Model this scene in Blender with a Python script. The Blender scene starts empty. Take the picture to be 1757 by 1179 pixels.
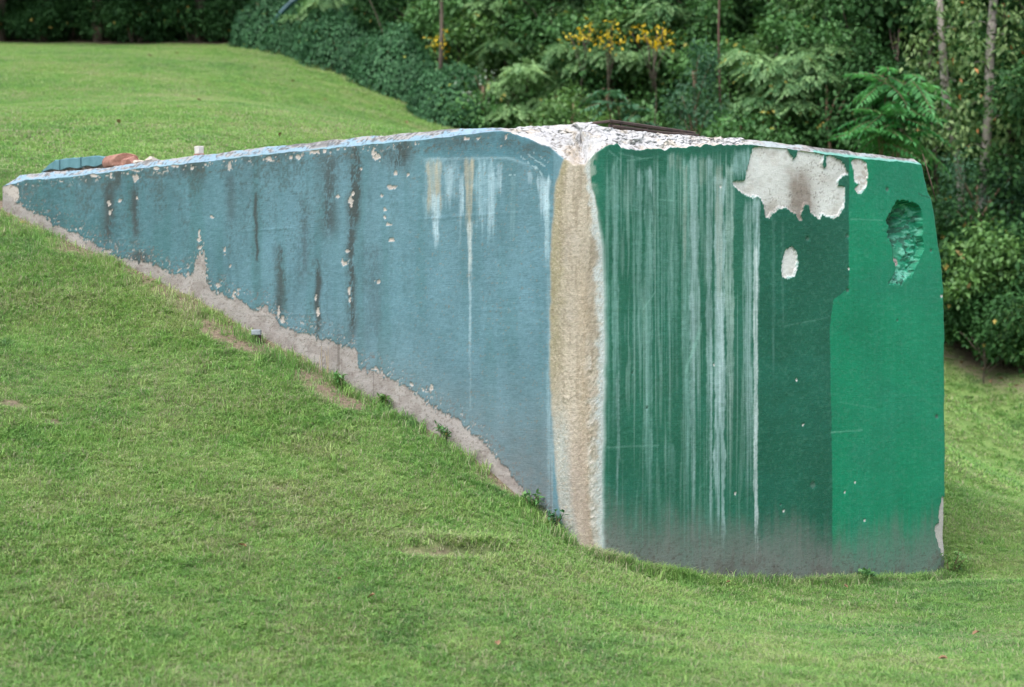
import bpy, math, random
import numpy as np
from mathutils import Vector

random.seed(7)
RNG = np.random.default_rng(11)
R = math.radians
SC = bpy.context.scene
COL = SC.collection

# ------------------------------------------------------------------ camera, sky, sun, exposure
FPX, CX, CY, EYE = 3383.0, 878.5, 589.5, 1.6          # focal length in photo pixels, principal point, eye height
cam_d = bpy.data.cameras.new('camera')
cam_d.sensor_width = 36.0
cam_d.lens = 36.0 * FPX / 1757.0
cam_d.clip_start = 0.1
cam_d.clip_end = 600.0
cam_d.dof.use_dof = True
cam_d.dof.focus_distance = 13.2
cam_d.dof.aperture_fstop = 2.2
cam = bpy.data.objects.new('camera', cam_d)
COL.objects.link(cam)
cam.location = (0, 0, EYE)
cam.rotation_euler = (R(90), 0, 0)
SC.camera = cam

SUN_EL, SUN_AZ = 58.0, 200.0                            # azimuth clockwise from +Y
world = bpy.data.worlds.new('World')
SC.world = world
world.use_nodes = True
nt = world.node_tree
bg = nt.nodes['Background']
sky = nt.nodes.new('ShaderNodeTexSky')
sky.sky_type = 'NISHITA'
sky.sun_disc = False
sky.sun_elevation = R(SUN_EL)
sky.sun_rotation = R(SUN_AZ)
sky.air_density = 1.0
sky.dust_density = 4.0
sky.ozone_density = 1.0
hs = nt.nodes.new('ShaderNodeHueSaturation')            # veiled, greyer sky
hs.inputs['Saturation'].default_value = 0.7
nt.links.new(sky.outputs[0], hs.inputs['Color'])
nt.links.new(hs.outputs[0], bg.inputs[0])
bg.inputs[1].default_value = 0.15
sun_d = bpy.data.lights.new('sun', 'SUN')
sun_d.energy = 1.45
sun_d.angle = R(50)
sun_d.color = (1.0, 0.97, 0.93)
sun = bpy.data.objects.new('sun', sun_d)
COL.objects.link(sun)
az = R(SUN_AZ)
to_sun = Vector((math.sin(az) * math.cos(R(SUN_EL)), math.cos(az) * math.cos(R(SUN_EL)), math.sin(R(SUN_EL))))
sun.rotation_euler = (-to_sun).to_track_quat('-Z', 'Y').to_euler()
SC.view_settings.view_transform = 'Standard'
SC.view_settings.look = 'None'
SC.view_settings.exposure = 1.15
SC.view_settings.gamma = 1.0
SC.view_settings.use_curve_mapping = False
SC.render.engine = 'CYCLES'
SC.cycles.max_bounces = 8
SC.cycles.diffuse_bounces = 4
SC.cycles.transmission_bounces = 4
SC.cycles.transparent_max_bounces = 4


# ------------------------------------------------------------------ numeric helpers
def _hash(ix, iy, seed):
    n = (ix.astype(np.int64) * 374761393 + iy.astype(np.int64) * 668265263 + seed * 974634777) & 0xffffffff
    n = ((n ^ (n >> 13)) * 1274126177) & 0xffffffff
    n = n ^ (n >> 16)
    return n / 4294967296.0


def vn(x, y, seed=0):
    x = np.asarray(x, float); y = np.asarray(y, float)
    x, y = np.broadcast_arrays(x, y)
    ix = np.floor(x); iy = np.floor(y)
    fx = x - ix; fy = y - iy
    fx = fx * fx * (3 - 2 * fx); fy = fy * fy * (3 - 2 * fy)
    a = _hash(ix, iy, seed); b = _hash(ix + 1, iy, seed)
    c = _hash(ix, iy + 1, seed); d = _hash(ix + 1, iy + 1, seed)
    return (a * (1 - fx) + b * fx) * (1 - fy) + (c * (1 - fx) + d * fx) * fy


def fbm(x, y, octv=4, seed=0):
    s = 0.0; a = 0.5; t = 0.0
    for k in range(octv):
        s = s + a * vn(x * 2 ** k + 13.7 * k, y * 2 ** k - 7.1 * k, seed + k)
        t += a; a *= 0.5
    return s / t


def sst(a, b, x):
    t = np.clip((x - a) / (b - a), 0, 1)
    return t * t * (3 - 2 * t)


def in_poly(px, py, poly):
    inside = np.zeros(px.shape, bool)
    n = len(poly)
    for i in range(n):
        x0, y0 = poly[i]; x1, y1 = poly[(i + 1) % n]
        if y0 == y1:
            continue
        c = ((y0 > py) != (y1 > py)) & (px < (x1 - x0) * (py - y0) / (y1 - y0) + x0)
        inside ^= c
    return inside


def at(px, py, Y):
    return ((px - CX) / FPX * Y, Y, EYE + (CY - py) / FPX * Y)


# ------------------------------------------------------------------ object helpers
def new_mesh(name, V, F, mat=None, smooth=True, attrs=None):
    """V (n,3); F (m,3) or (m,4) int array; attrs {name: (domain, type, array)}."""
    V = np.asarray(V, np.float32); F = np.asarray(F, np.int32)
    me = bpy.data.meshes.new(name)
    me.vertices.add(len(V)); me.vertices.foreach_set('co', V.ravel())
    k = F.shape[1]
    me.loops.add(F.size); me.loops.foreach_set('vertex_index', F.ravel())
    me.polygons.add(len(F))
    me.polygons.foreach_set('loop_start', np.arange(0, F.size, k, dtype=np.int32))
    if smooth:
        me.polygons.foreach_set('use_smooth', np.ones(len(F), bool))
    for an, (dom, typ, arr) in (attrs or {}).items():
        a = me.attributes.new(an, typ, dom)
        a.data.foreach_set('color' if typ == 'FLOAT_COLOR' else 'value', np.asarray(arr, np.float32).ravel())
    me.update(calc_edges=True)
    me.validate()
    if mat:
        me.materials.append(mat)
    return me


def link(name, me, parent=None, loc=(0, 0, 0), rotz=0.0, scale=1.0):
    o = bpy.data.objects.new(name, me)
    COL.objects.link(o)
    o.location = loc
    o.rotation_euler = (0, 0, rotz)
    o.scale = (scale, scale, scale) if np.isscalar(scale) else scale
    if parent:
        o.parent = parent
    return o


def tag(o, label=None, cat=None, group=None, kind=None):
    if label: o['label'] = label
    if cat: o['category'] = cat
    if group: o['group'] = group
    if kind: o['kind'] = kind
    return o


def thing(name, label, cat, loc=(0, 0, 0), rotz=0.0, group=None, scale=1.0):
    return tag(link(name, None, None, loc, rotz, scale), label, cat, group)


ORD = ['first', 'second', 'third', 'fourth', 'fifth', 'sixth', 'seventh', 'eighth', 'ninth', 'tenth', 'eleventh', 'twelfth', 'thirteenth', 'fourteenth', 'fifteenth', 'sixteenth',
       'seventeenth', 'eighteenth', 'nineteenth', 'twentieth', 'twenty-first', 'twenty-second', 'twenty-third', 'twenty-fourth', 'twenty-fifth', 'twenty-sixth', 'twenty-seventh', 'twenty-eighth']


class MB:
    """collects vertices and polygons of any size"""
    def __init__(self):
        self.v = []; self.f = []

    def tube(self, pts, rad, sides=7, cap=True):
        pts = [Vector(p) for p in pts]
        b = len(self.v)
        for i, p in enumerate(pts):
            d = (pts[min(i + 1, len(pts) - 1)] - pts[max(i - 1, 0)]).normalized()
            u = d.cross(Vector((0.31, 0.95, 0.05))).normalized()
            w = d.cross(u)
            r = rad[i] if hasattr(rad, '__len__') else rad
            for k in range(sides):
                a = 2 * math.pi * k / sides
                self.v.append(p + (u * math.cos(a) + w * math.sin(a)) * r)
        for i in range(len(pts) - 1):
            for k in range(sides):
                k2 = (k + 1) % sides
                self.f.append((b + i * sides + k, b + i * sides + k2, b + (i + 1) * sides + k2, b + (i + 1) * sides + k))
        if cap:
            self.f.append(tuple(b + k for k in range(sides))[::-1])
            self.f.append(tuple(b + (len(pts) - 1) * sides + k for k in range(sides)))
        return self

    def box(self, c, ax, ay, az, jitter=0.0):
        c = Vector(c); b = len(self.v)
        for sx in (-1, 1):
            for sy in (-1, 1):
                for sz in (-1, 1):
                    j = Vector((random.uniform(-1, 1), random.uniform(-1, 1), random.uniform(-1, 1))) * jitter
                    self.v.append(c + Vector(ax) * sx + Vector(ay) * sy + Vector(az) * sz + j)
        for q in ((0, 1, 3, 2), (4, 6, 7, 5), (0, 4, 5, 1), (2, 3, 7, 6), (0, 2, 6, 4), (1, 5, 7, 3)):
            self.f.append(tuple(b + i for i in q))
        return self

    def mesh(self, name, mat, smooth=False):
        me = bpy.data.meshes.new(name)
        me.from_pydata([tuple(v) for v in self.v], [], self.f)
        if smooth:
            for p in me.polygons: p.use_smooth = True
        me.materials.append(mat)
        return me

    def build(self, name, mat, parent=None, loc=(0, 0, 0), smooth=False):
        return link(name, self.mesh(name, mat, smooth), parent, loc)


def bevel(o, w, seg=2):
    m = o.modifiers.new('bevel', 'BEVEL'); m.width = w; m.segments = seg; m.limit_method = 'ANGLE'
    return o


# ------------------------------------------------------------------ materials
def mat_new(name):
    m = bpy.data.materials.new(name)
    m.use_nodes = True
    t = m.node_tree
    return m, t, t.nodes, t.links, t.nodes['Principled BSDF']


def node(ns, kind, **kw):
    n = ns.new(kind)
    for k, v in kw.items():
        if k.startswith('i_'):
            n.inputs[k[2:].replace('_', ' ')].default_value = v
        else:
            setattr(n, k, v)
    return n


def noise(ns, ls, vec, scale, detail=4.0, rough=0.55, mapscale=None):
    if mapscale:
        mp = node(ns, 'ShaderNodeMapping'); mp.inputs['Scale'].default_value = mapscale
        ls.new(vec, mp.inputs['Vector']); vec = mp.outputs[0]
    n = node(ns, 'ShaderNodeTexNoise'); n.inputs['Scale'].default_value = scale
    n.inputs['Detail'].default_value = detail; n.inputs['Roughness'].default_value = rough
    ls.new(vec, n.inputs['Vector'])
    return n.outputs['Fac']


def ramp(ns, ls, fac, stops):
    n = node(ns, 'ShaderNodeValToRGB')
    e = n.color_ramp.elements
    while len(e) > 1: e.remove(e[0])
    e[0].position = stops[0][0]; e[0].color = (*stops[0][1], 1)
    for p, c in stops[1:]:
        k = e.new(p); k.color = (*c, 1)
    ls.new(fac, n.inputs[0])
    return n.outputs[0]


def mix(ns, ls, a, b, fac, mode='MIX'):
    n = node(ns, 'ShaderNodeMix', data_type='RGBA', blend_type=mode)
    for sock, val in ((n.inputs[0], fac), (n.inputs[6], a), (n.inputs[7], b)):
        if hasattr(val, 'is_output') or hasattr(val, 'links'):
            ls.new(val, sock)
        else:
            sock.default_value = val if np.isscalar(val) else (*val, 1)
    return n.outputs[2]


def mrange(ns, ls, v, a, b, c, d):
    n = node(ns, 'ShaderNodeMapRange')
    ls.new(v, n.inputs[0])
    for i, x in enumerate((a, b, c, d)): n.inputs[1 + i].default_value = x
    return n.outputs[0]


def mat_wall():
    m, t, ns, ls, p = mat_new('weathered_painted_concrete')
    g = node(ns, 'ShaderNodeNewGeometry').outputs['Position']
    c = node(ns, 'ShaderNodeAttribute', attribute_name='paint').outputs['Color']
    ro = node(ns, 'ShaderNodeAttribute', attribute_name='rough').outputs['Fac']
    gr = node(ns, 'ShaderNodeAttribute', attribute_name='grit').outputs['Fac']
    f1 = noise(ns, ls, g, 2.2, 6, 0.6)
    f2 = noise(ns, ls, g, 70, 3, 0.6)
    k1 = mrange(ns, ls, f1, 0.3, 0.7, 0.86, 1.1)
    k2 = mrange(ns, ls, f2, 0.25, 0.75, 0.9, 1.1)
    mu = node(ns, 'ShaderNodeMath', operation='MULTIPLY'); ls.new(k1, mu.inputs[0]); ls.new(k2, mu.inputs[1])
    vm = node(ns, 'ShaderNodeVectorMath', operation='SCALE'); ls.new(c, vm.inputs[0]); ls.new(mu.outputs[0], vm.inputs['Scale'])
    ls.new(vm.outputs[0], p.inputs['Base Color'])
    ls.new(ro, p.inputs['Roughness'])
    p.inputs['Specular IOR Level'].default_value = 0.25
    br = noise(ns, ls, g, 14, 4, 0.6, (1, 1, 9))          # horizontal brush / board grain
    fi = noise(ns, ls, g, 160, 3, 0.6)
    b1 = node(ns, 'ShaderNodeBump'); b1.inputs['Strength'].default_value = 0.32; b1.inputs['Distance'].default_value = 0.006
    ls.new(br, b1.inputs['Height'])
    b2 = node(ns, 'ShaderNodeBump'); b2.inputs['Distance'].default_value = 0.004
    ls.new(mrange(ns, ls, gr, 0, 1, 0.2, 0.9), b2.inputs['Strength']); ls.new(fi, b2.inputs['Height']); ls.new(b1.outputs[0], b2.inputs['Normal'])
    ls.new(b2.outputs[0], p.inputs['Normal'])
    return m


def mat_leaf(name, dark, light, accent=None, accent_amt=0.0, trans=0.3, rough=0.5, patch=1.2, spec=0.35):
    """two-sided leaf: tint attribute per leaf + soft clumps of tone + some accent coloured leaves"""
    m, t, ns, ls, p = mat_new(name)
    g = node(ns, 'ShaderNodeNewGeometry').outputs['Position']
    ti = node(ns, 'ShaderNodeAttribute', attribute_name='tint').outputs['Fac']
    oi = node(ns, 'ShaderNodeObjectInfo').outputs['Random']
    n1 = noise(ns, ls, g, patch, 3, 0.6)
    ad = node(ns, 'ShaderNodeMath', operation='MULTIPLY_ADD'); ls.new(n1, ad.inputs[0]); ad.inputs[1].default_value = 0.9
    a2 = node(ns, 'ShaderNodeMath', operation='MULTIPLY_ADD'); ls.new(ti, a2.inputs[0]); a2.inputs[1].default_value = 0.65; a2.inputs[2].default_value = -0.42
    a3 = node(ns, 'ShaderNodeMath', operation='MULTIPLY_ADD'); ls.new(oi, a3.inputs[0]); a3.inputs[1].default_value = 0.22; ls.new(a2.outputs[0], a3.inputs[2])
    ls.new(a3.outputs[0], ad.inputs[2])
    mid = tuple(0.5 * (a + b) for a, b in zip(dark, light))
    c = ramp(ns, ls, ad.outputs[0], [(0.0, dark), (0.5, mid), (1.0, light)])
    if accent:
        sel = node(ns, 'ShaderNodeMath', operation='GREATER_THAN'); ls.new(ti, sel.inputs[0]); sel.inputs[1].default_value = 1.0 - accent_amt
        c = mix(ns, ls, c, accent, sel.outputs[0])
    ls.new(c, p.inputs['Base Color'])
    p.inputs['Roughness'].default_value = rough
    p.inputs['Specular IOR Level'].default_value = spec
    tr = node(ns, 'ShaderNodeBsdfTranslucent')
    hue = node(ns, 'ShaderNodeHueSaturation'); hue.inputs['Hue'].default_value = 0.48; hue.inputs['Saturation'].default_value = 1.1; hue.inputs['Value'].default_value = 1.2
    ls.new(c, hue.inputs['Color']); ls.new(hue.outputs[0], tr.inputs['Color'])
    ms = node(ns, 'ShaderNodeMixShader'); ms.inputs[0].default_value = trans
    ls.new(p.outputs[0], ms.inputs[1]); ls.new(tr.outputs[0], ms.inputs[2])
    ls.new(ms.outputs[0], ns['Material Output'].inputs['Surface'])
    return m


def mat_grass():
    m, t, ns, ls, p = mat_new('lawn_grass_blades')
    g = node(ns, 'ShaderNodeNewGeometry').outputs['Position']
    ti = node(ns, 'ShaderNodeAttribute', attribute_name='tint').outputs['Fac']
    oi = node(ns, 'ShaderNodeObjectInfo').outputs['Random']
    big = noise(ns, ls, g, 0.55, 4, 0.6)
    med = noise(ns, ls, g, 3.2, 4, 0.65)
    s = node(ns, 'ShaderNodeMath', operation='MULTIPLY_ADD'); ls.new(big, s.inputs[0]); s.inputs[1].default_value = 1.15
    s2 = node(ns, 'ShaderNodeMath', operation='MULTIPLY_ADD'); ls.new(med, s2.inputs[0]); s2.inputs[1].default_value = 0.9
    s3 = node(ns, 'ShaderNodeMath', operation='MULTIPLY_ADD'); ls.new(oi, s3.inputs[0]); s3.inputs[1].default_value = 0.35; s3.inputs[2].default_value = -0.70
    ls.new(s3.outputs[0], s2.inputs[2]); ls.new(s2.outputs[0], s.inputs[2])
    c = ramp(ns, ls, s.outputs[0], [(0.12, (0.055, 0.2, 0.04)), (0.36, (0.13, 0.345, 0.05)), (0.56, (0.215, 0.435, 0.07)), (0.84, (0.35, 0.45, 0.14))])
    # straw coloured blades, more of them in the thin patches
    dry = noise(ns, ls, g, 1.1, 5, 0.7)
    th = mrange(ns, ls, dry, 0.40, 0.68, 0.92, 0.45)
    sel = node(ns, 'ShaderNodeMath', operation='GREATER_THAN'); ls.new(ti, sel.inputs[0]); ls.new(th, sel.inputs[1])
    c = mix(ns, ls, c, (0.38, 0.37, 0.23), sel.outputs[0])
    c = mix(ns, ls, c, (0.37, 0.45, 0.27), 0.25)
    ls.new(c, p.inputs['Base Color'])
    p.inputs['Roughness'].default_value = 0.55
    p.inputs['Specular IOR Level'].default_value = 0.3
    tr = node(ns, 'ShaderNodeBsdfTranslucent'); ls.new(c, tr.inputs['Color'])
    ms = node(ns, 'ShaderNodeMixShader'); ms.inputs[0].default_value = 0.5
    ls.new(p.outputs[0], ms.inputs[1]); ls.new(tr.outputs[0], ms.inputs[2])
    ls.new(ms.outputs[0], ns['Material Output'].inputs['Surface'])
    return m


def mat_ground():
    m, t, ns, ls, p = mat_new('soil_and_thatch')
    g = node(ns, 'ShaderNodeNewGeometry').outputs['Position']
    fo = node(ns, 'ShaderNodeAttribute', attribute_name='forest').outputs['Fac']
    di = node(ns, 'ShaderNodeAttribute', attribute_name='dirt').outputs['Fac']
    n1 = noise(ns, ls, g, 9, 6, 0.7)
    n2 = noise(ns, ls, g, 45, 4, 0.7)
    lawn = ramp(ns, ls, n1, [(0.3, (0.08, 0.145, 0.036)), (0.55, (0.12, 0.2, 0.05)), (0.75, (0.2, 0.22, 0.09))])
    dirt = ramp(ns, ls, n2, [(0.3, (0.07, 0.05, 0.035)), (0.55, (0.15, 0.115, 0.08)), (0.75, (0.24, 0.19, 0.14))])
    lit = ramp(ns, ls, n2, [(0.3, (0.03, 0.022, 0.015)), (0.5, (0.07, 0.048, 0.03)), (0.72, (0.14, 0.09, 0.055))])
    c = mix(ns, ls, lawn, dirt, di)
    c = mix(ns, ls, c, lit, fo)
    ls.new(c, p.inputs['Base Color'])
    p.inputs['Roughness'].default_value = 0.95
    b = node(ns, 'ShaderNodeBump'); b.inputs['Strength'].default_value = 0.7; b.inputs['Distance'].default_value = 0.02
    ls.new(n2, b.inputs['Height']); ls.new(b.outputs[0], p.inputs['Normal'])
    return m


def mat_simple(name, c0, c1, scale=20, rough=0.85, mapscale=None, bump=0.4, dist=0.01, metallic=0.0):
    m, t, ns, ls, p = mat_new(name)
    g = node(ns, 'ShaderNodeNewGeometry').outputs['Position']
    n1 = noise(ns, ls, g, scale, 6, 0.65, mapscale)
    ls.new(ramp(ns, ls, n1, [(0.32, c0), (0.68, c1)]), p.inputs['Base Color'])
    p.inputs['Roughness'].default_value = rough
    p.inputs['Metallic'].default_value = metallic
    b = node(ns, 'ShaderNodeBump'); b.inputs['Strength'].default_value = bump; b.inputs['Distance'].default_value = dist
    ls.new(n1, b.inputs['Height']); ls.new(b.outputs[0], p.inputs['Normal'])
    return m


M_WALL = mat_wall()
M_GRASS = mat_grass()
M_GROUND = mat_ground()
M_BARK = mat_simple('dark_bark', (0.035, 0.028, 0.022), (0.11, 0.085, 0.065), 9, 0.9, (1, 1, 0.25), 0.8, 0.02)
M_PALEBARK = mat_simple('pale_blotched_bark', (0.12, 0.105, 0.09), (0.4, 0.37, 0.34), 7, 0.9, (1, 1, 0.35), 0.5, 0.01)
M_REDBARK = mat_simple('reddish_bark', (0.05, 0.03, 0.022), (0.12, 0.07, 0.055), 9, 0.9, (1, 1, 0.25), 0.6, 0.01)
M_TWIG = mat_simple('brown_twig', (0.1, 0.06, 0.04), (0.22, 0.15, 0.1), 20, 0.9)
M_LOCUST = mat_leaf('locust_leaves', (0.03, 0.12, 0.05), (0.31, 0.5, 0.21), (0.42, 0.36, 0.08), 0.012)
M_BROAD = mat_leaf('broad_leaves', (0.024, 0.09, 0.028), (0.14, 0.32, 0.1), (0.3, 0.28, 0.05), 0.005)
M_IVY = mat_leaf('ivy_leaves', (0.008, 0.042, 0.018), (0.07, 0.19, 0.08), (0.3, 0.34, 0.06), 0.003, 0.2, 0.55, 1.0, 0.2)
M_BLUISH = mat_leaf('bluish_leaves', (0.018, 0.075, 0.038), (0.1, 0.23, 0.125), None, 0, 0.25)
M_DARK = mat_leaf('shade_toned_leaves', (0.008, 0.036, 0.012), (0.05, 0.135, 0.04), (0.25, 0.2, 0.05), 0.003, 0.18, 0.6, 1.2, 0.15)  # leaf tone darkened, the wood's deep shade put into the colour
M_FROND = mat_leaf('tree_of_heaven_leaflets', (0.03, 0.15, 0.05), (0.14, 0.42, 0.13), None, 0, 0.4, 0.4, 2.2, 0.5)
M_YELLOW = mat_leaf('yellow_leaves', (0.72, 0.52, 0.03), (0.9, 0.72, 0.08), (0.16, 0.24, 0.06), 0.12, 0.45)
M_OLIVE = mat_leaf('vine_leaves', (0.03, 0.1, 0.028), (0.22, 0.32, 0.12), (0.5, 0.22, 0.08), 0.025)
M_SILVER = mat_leaf('silvery_leaves', (0.1, 0.15, 0.11), (0.36, 0.42, 0.34), None, 0, 0.25)
M_BUSH = mat_leaf('bush_leaves', (0.018, 0.075, 0.02), (0.17, 0.33, 0.095), (0.26, 0.2, 0.08), 0.006)
M_RUST = mat_simple('rusty_dark_steel', (0.025, 0.02, 0.018), (0.09, 0.06, 0.05), 14, 0.7, None, 0.3, 0.003, 0.3)
M_BLUEBLOCK = mat_simple('blue_painted_masonry', (0.05, 0.14, 0.165), (0.09, 0.2, 0.24), 12, 0.65, None, 0.3, 0.004)
M_BRICK = mat_simple('broken_red_brick', (0.2, 0.09, 0.07), (0.36, 0.2, 0.16), 18, 0.95, None, 0.8, 0.01)
M_MORTAR = mat_simple('mortar_rubble', (0.3, 0.26, 0.22), (0.5, 0.46, 0.41), 22, 0.95, None, 0.8, 0.01)
M_PALESTONE = mat_simple('pale_cut_stone', (0.36, 0.35, 0.34), (0.55, 0.54, 0.53), 25, 0.9)
M_PIPE = mat_simple('grey_capped_pipe', (0.12, 0.14, 0.16), (0.25, 0.29, 0.33), 20, 0.6)
M_BLUEPIPE = mat_simple('faded_blue_plastic', (0.012, 0.05, 0.065), (0.03, 0.09, 0.11), 6, 0.5, None, 0.1)
M_STRAW = mat_simple('dead_stalks', (0.22, 0.17, 0.11), (0.42, 0.35, 0.24), 30, 0.9)
M_DRYLEAF = mat_simple('dry_leaf', (0.12, 0.065, 0.035), (0.28, 0.17, 0.09), 30, 0.8)
M_PALELEAF = mat_simple('pale_yellow_leaf', (0.5, 0.4, 0.15), (0.65, 0.55, 0.28), 30, 0.8)

# ------------------------------------------------------------------ block plan (two faces at right angles)
C0 = np.array([0.44, 12.2])
DL = np.array([-0.711, 0.703]); DR = np.array([0.703, 0.711])
NL = np.array([-0.703, -0.711]); NR = np.array([0.711, -0.703])
TL, TR = 7.0, 4.125


def on_left(px):
    r = (px - CX) / FPX
    t = (C0[0] - r * C0[1]) / (0.711 + 0.703 * r)
    return C0 + t * DL


def on_right(px):
    r = (px - CX) / FPX
    t = (r * C0[1] - C0[0]) / (0.703 - 0.711 * r)
    return C0 + t * DR


# ------------------------------------------------------------------ terrain: thin plate spline through measured points
LEFT_BASE = [(0, 357), (60, 383), (120, 410), (180, 436), (230, 458), (280, 483), (330, 507), (400, 548), (480, 592), (550, 630),
             (610, 668), (680, 704), (760, 748), (830, 795), (880, 838), (940, 888)]
RIGHT_BASE = [(1040, 958), (1100, 978), (1200, 991), (1300, 1000), (1400, 1004), (1500, 1001), (1600, 992)]
ctrl = []
for x, y in LEFT_BASE:
    P = on_left(x); ctrl.append((P[0], P[1], EYE + (CY - y - 4) / FPX * P[1]))
for x, y in RIGHT_BASE:
    P = on_right(x); ctrl.append((P[0], P[1], EYE + (CY - y) / FPX * P[1]))
for x, y, Y in [(-300, 1179, 8.9), (0, 1179, 9.0), (440, 1179, 9.2), (878, 1179, 9.3), (1300, 1179, 9.3), (1757, 1179, 9.4), (2100, 1179, 9.4),
                (-300, 880, 11), (0, 900, 11), (0, 700, 12.9), (0, 500, 15.2), (400, 1000, 10.5), (400, 800, 12.1), (400, 660, 13.5), (200, 560, 14.7), (700, 880, 11.7),
                (750, 950, 11.0), (750, 1050, 10.2), (960, 1000, 11.2), (1030, 1060, 10.7), (1400, 1080, 11.7), (1700, 1000, 14), (1757, 1100, 11.5),
                (1645, 930, 15.7), (1690, 850, 18), (1757, 860, 17.8), (1690, 787, 21.3), (1757, 792, 21.2), (1690, 772, 24), (1757, 774, 24), (1690, 700, 26),
                (1620, 592, 28), (1757, 655, 26), (1900, 720, 24.5), (2200, 800, 24),
                (100, 290, 18.6), (320, 262, 19.6), (600, 230, 22), (0, 180, 27), (300, 170, 27), (-300, 180, 27), (600, 150, 35), (430, 80, 40), (430, 130, 33.5),
                (0, 75, 42), (200, 75, 42), (-400, 75, 42), (760, 212, 34), (1000, 310, 32), (1300, 450, 30)]:
    ctrl.append(at(x, y, Y))
ctrl += [(1.0, 19.0, 2.3), (3.5, 18.5, 0.9), (2, 24, 3.0), (5, 22, 0.9),
         (-14, 55, 10.5), (0, 50, 11.0), (8, 42, 8.0), (14, 55, 13), (14, 35, 5.0), (25, 30, 6.0), (0, 80, 20), (-40, 80, 19), (40, 80, 22),
         (-25, 42, 8.3), (-25, 20, 4.2), (-20, 8, 1.4), (25, 8, -0.4), (22, 18, 0.6), (-30, -20, 0.3), (0, 0, -0.1), (30, -20, -0.3), (0, -40, -0.2),
         (-90, 40, 12), (90, 40, 12), (-120, 160, 45), (0, 160, 45), (120, 160, 45), (-120, -80, 1), (120, -80, 0)]
CT = np.array(ctrl)


def _tps_k(d2):
    return np.where(d2 > 1e-12, 0.5 * d2 * np.log(np.maximum(d2, 1e-12)), 0.0)


_n = len(CT)
_A = np.zeros((_n + 3, _n + 3))
_A[:_n, :_n] = _tps_k(((CT[:, None, :2] - CT[None, :, :2]) ** 2).sum(2)) + np.eye(_n) * 0.02
_A[:_n, _n] = 1; _A[:_n, _n + 1:] = CT[:, :2]
_A[_n, :_n] = 1; _A[_n + 1:, :_n] = CT[:, :2].T
_W = np.linalg.solve(_A, np.concatenate([CT[:, 2], np.zeros(3)]))

EDGE_X = np.array([-60, -25, -10.5, -5.3, -3.2, -1.2, 1.15, 3.7, 6.1, 6.75, 8.0, 12.0, 25, 60])
EDGE_Y = np.array([44, 43, 42.3, 40.2, 37.0, 34.0, 32.0, 30.0, 28.0, 26.2, 24.5, 22.0, 19, 16])


def edge_y(x):
    return np.interp(x, EDGE_X, EDGE_Y)


def base_z(x, y):
    x = np.asarray(x, float).ravel(); y = np.asarray(y, float).ravel()
    out = np.empty(len(x))
    for i in range(0, len(x), 40000):
        xs, ys = x[i:i + 40000], y[i:i + 40000]
        d2 = (xs[:, None] - CT[None, :, 0]) ** 2 + (ys[:, None] - CT[None, :, 1]) ** 2
        out[i:i + 40000] = _tps_k(d2) @ _W[:_n] + _W[_n] + _W[_n + 1] * xs + _W[_n + 2] * ys
    return out


# slumped turf lip and bare spots, in plan
def _meet(px, py):
    Y = np.linspace(9, 13, 500); i = np.flatnonzero(EYE + (CY - py) / FPX * Y < base_z((px - CX) / FPX * Y, Y))[0]
    return at(px, py, Y[i])


_lip = [_meet(665, 938), _meet(720, 941), _meet(780, 945), _meet(830, 946), _meet(885, 944)]
LIP_X = np.array([p[0] for p in _lip]); LIP_Y = np.array([p[1] for p in _lip])


def lip(x, y):
    d = y - np.interp(x, LIP_X, LIP_Y)
    w = sst(LIP_X[0] - 0.1, LIP_X[0] + 0.2, x) * (1 - sst(LIP_X[-1] - 0.3, LIP_X[-1] + 0.05, x))
    return d, w


def gz(x, y, fine=True):
    x = np.asarray(x, float).ravel(); y = np.asarray(y, float).ravel()
    z = base_z(x, y)
    if fine:
        z = z + 0.035 * (fbm(x * 1.3, y * 1.3, 4, 31) - 0.5) + 0.025 * (fbm(x * 5, y * 5, 3, 35) - 0.5)
        d, w = lip(x, y)
        z = z + w * (0.04 * np.exp(-((d - 0.10) / 0.12) ** 2) * (d > 0) - 0.04 * np.exp(-((d + 0.03) / 0.07) ** 2))
        z = z + 0.04 * np.exp(-((np.hypot(x - 0.9, y - 14.0) - 2.6) / 0.5) ** 2) * 0
    return z


BARE = []                                                 # (x, y, rx, ry, strength)
for px, Y_off, r in [(395, 0.06, 0.25), (420, 0.08, 0.4), (450, 0.09, 0.38), (560, 0.05, 0.2), (600, 0.1, 0.28), (625, 0.12, 0.24), (655, 0.05, 0.12)]:
    P = on_left(px) + NL * (Y_off + 0.1); BARE.append((P[0], P[1], r, 0.15))
for px, py, Y, r in [(25, 695, 13.0, 0.17), (90, 720, 12.7, 0.10), (1150, 975, 12.9, 0.12),
                     (480, 855, 11.8, 0.07)]:
    p = at(px, py, Y); BARE.append((p[0], p[1], r, r * 0.5))


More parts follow.
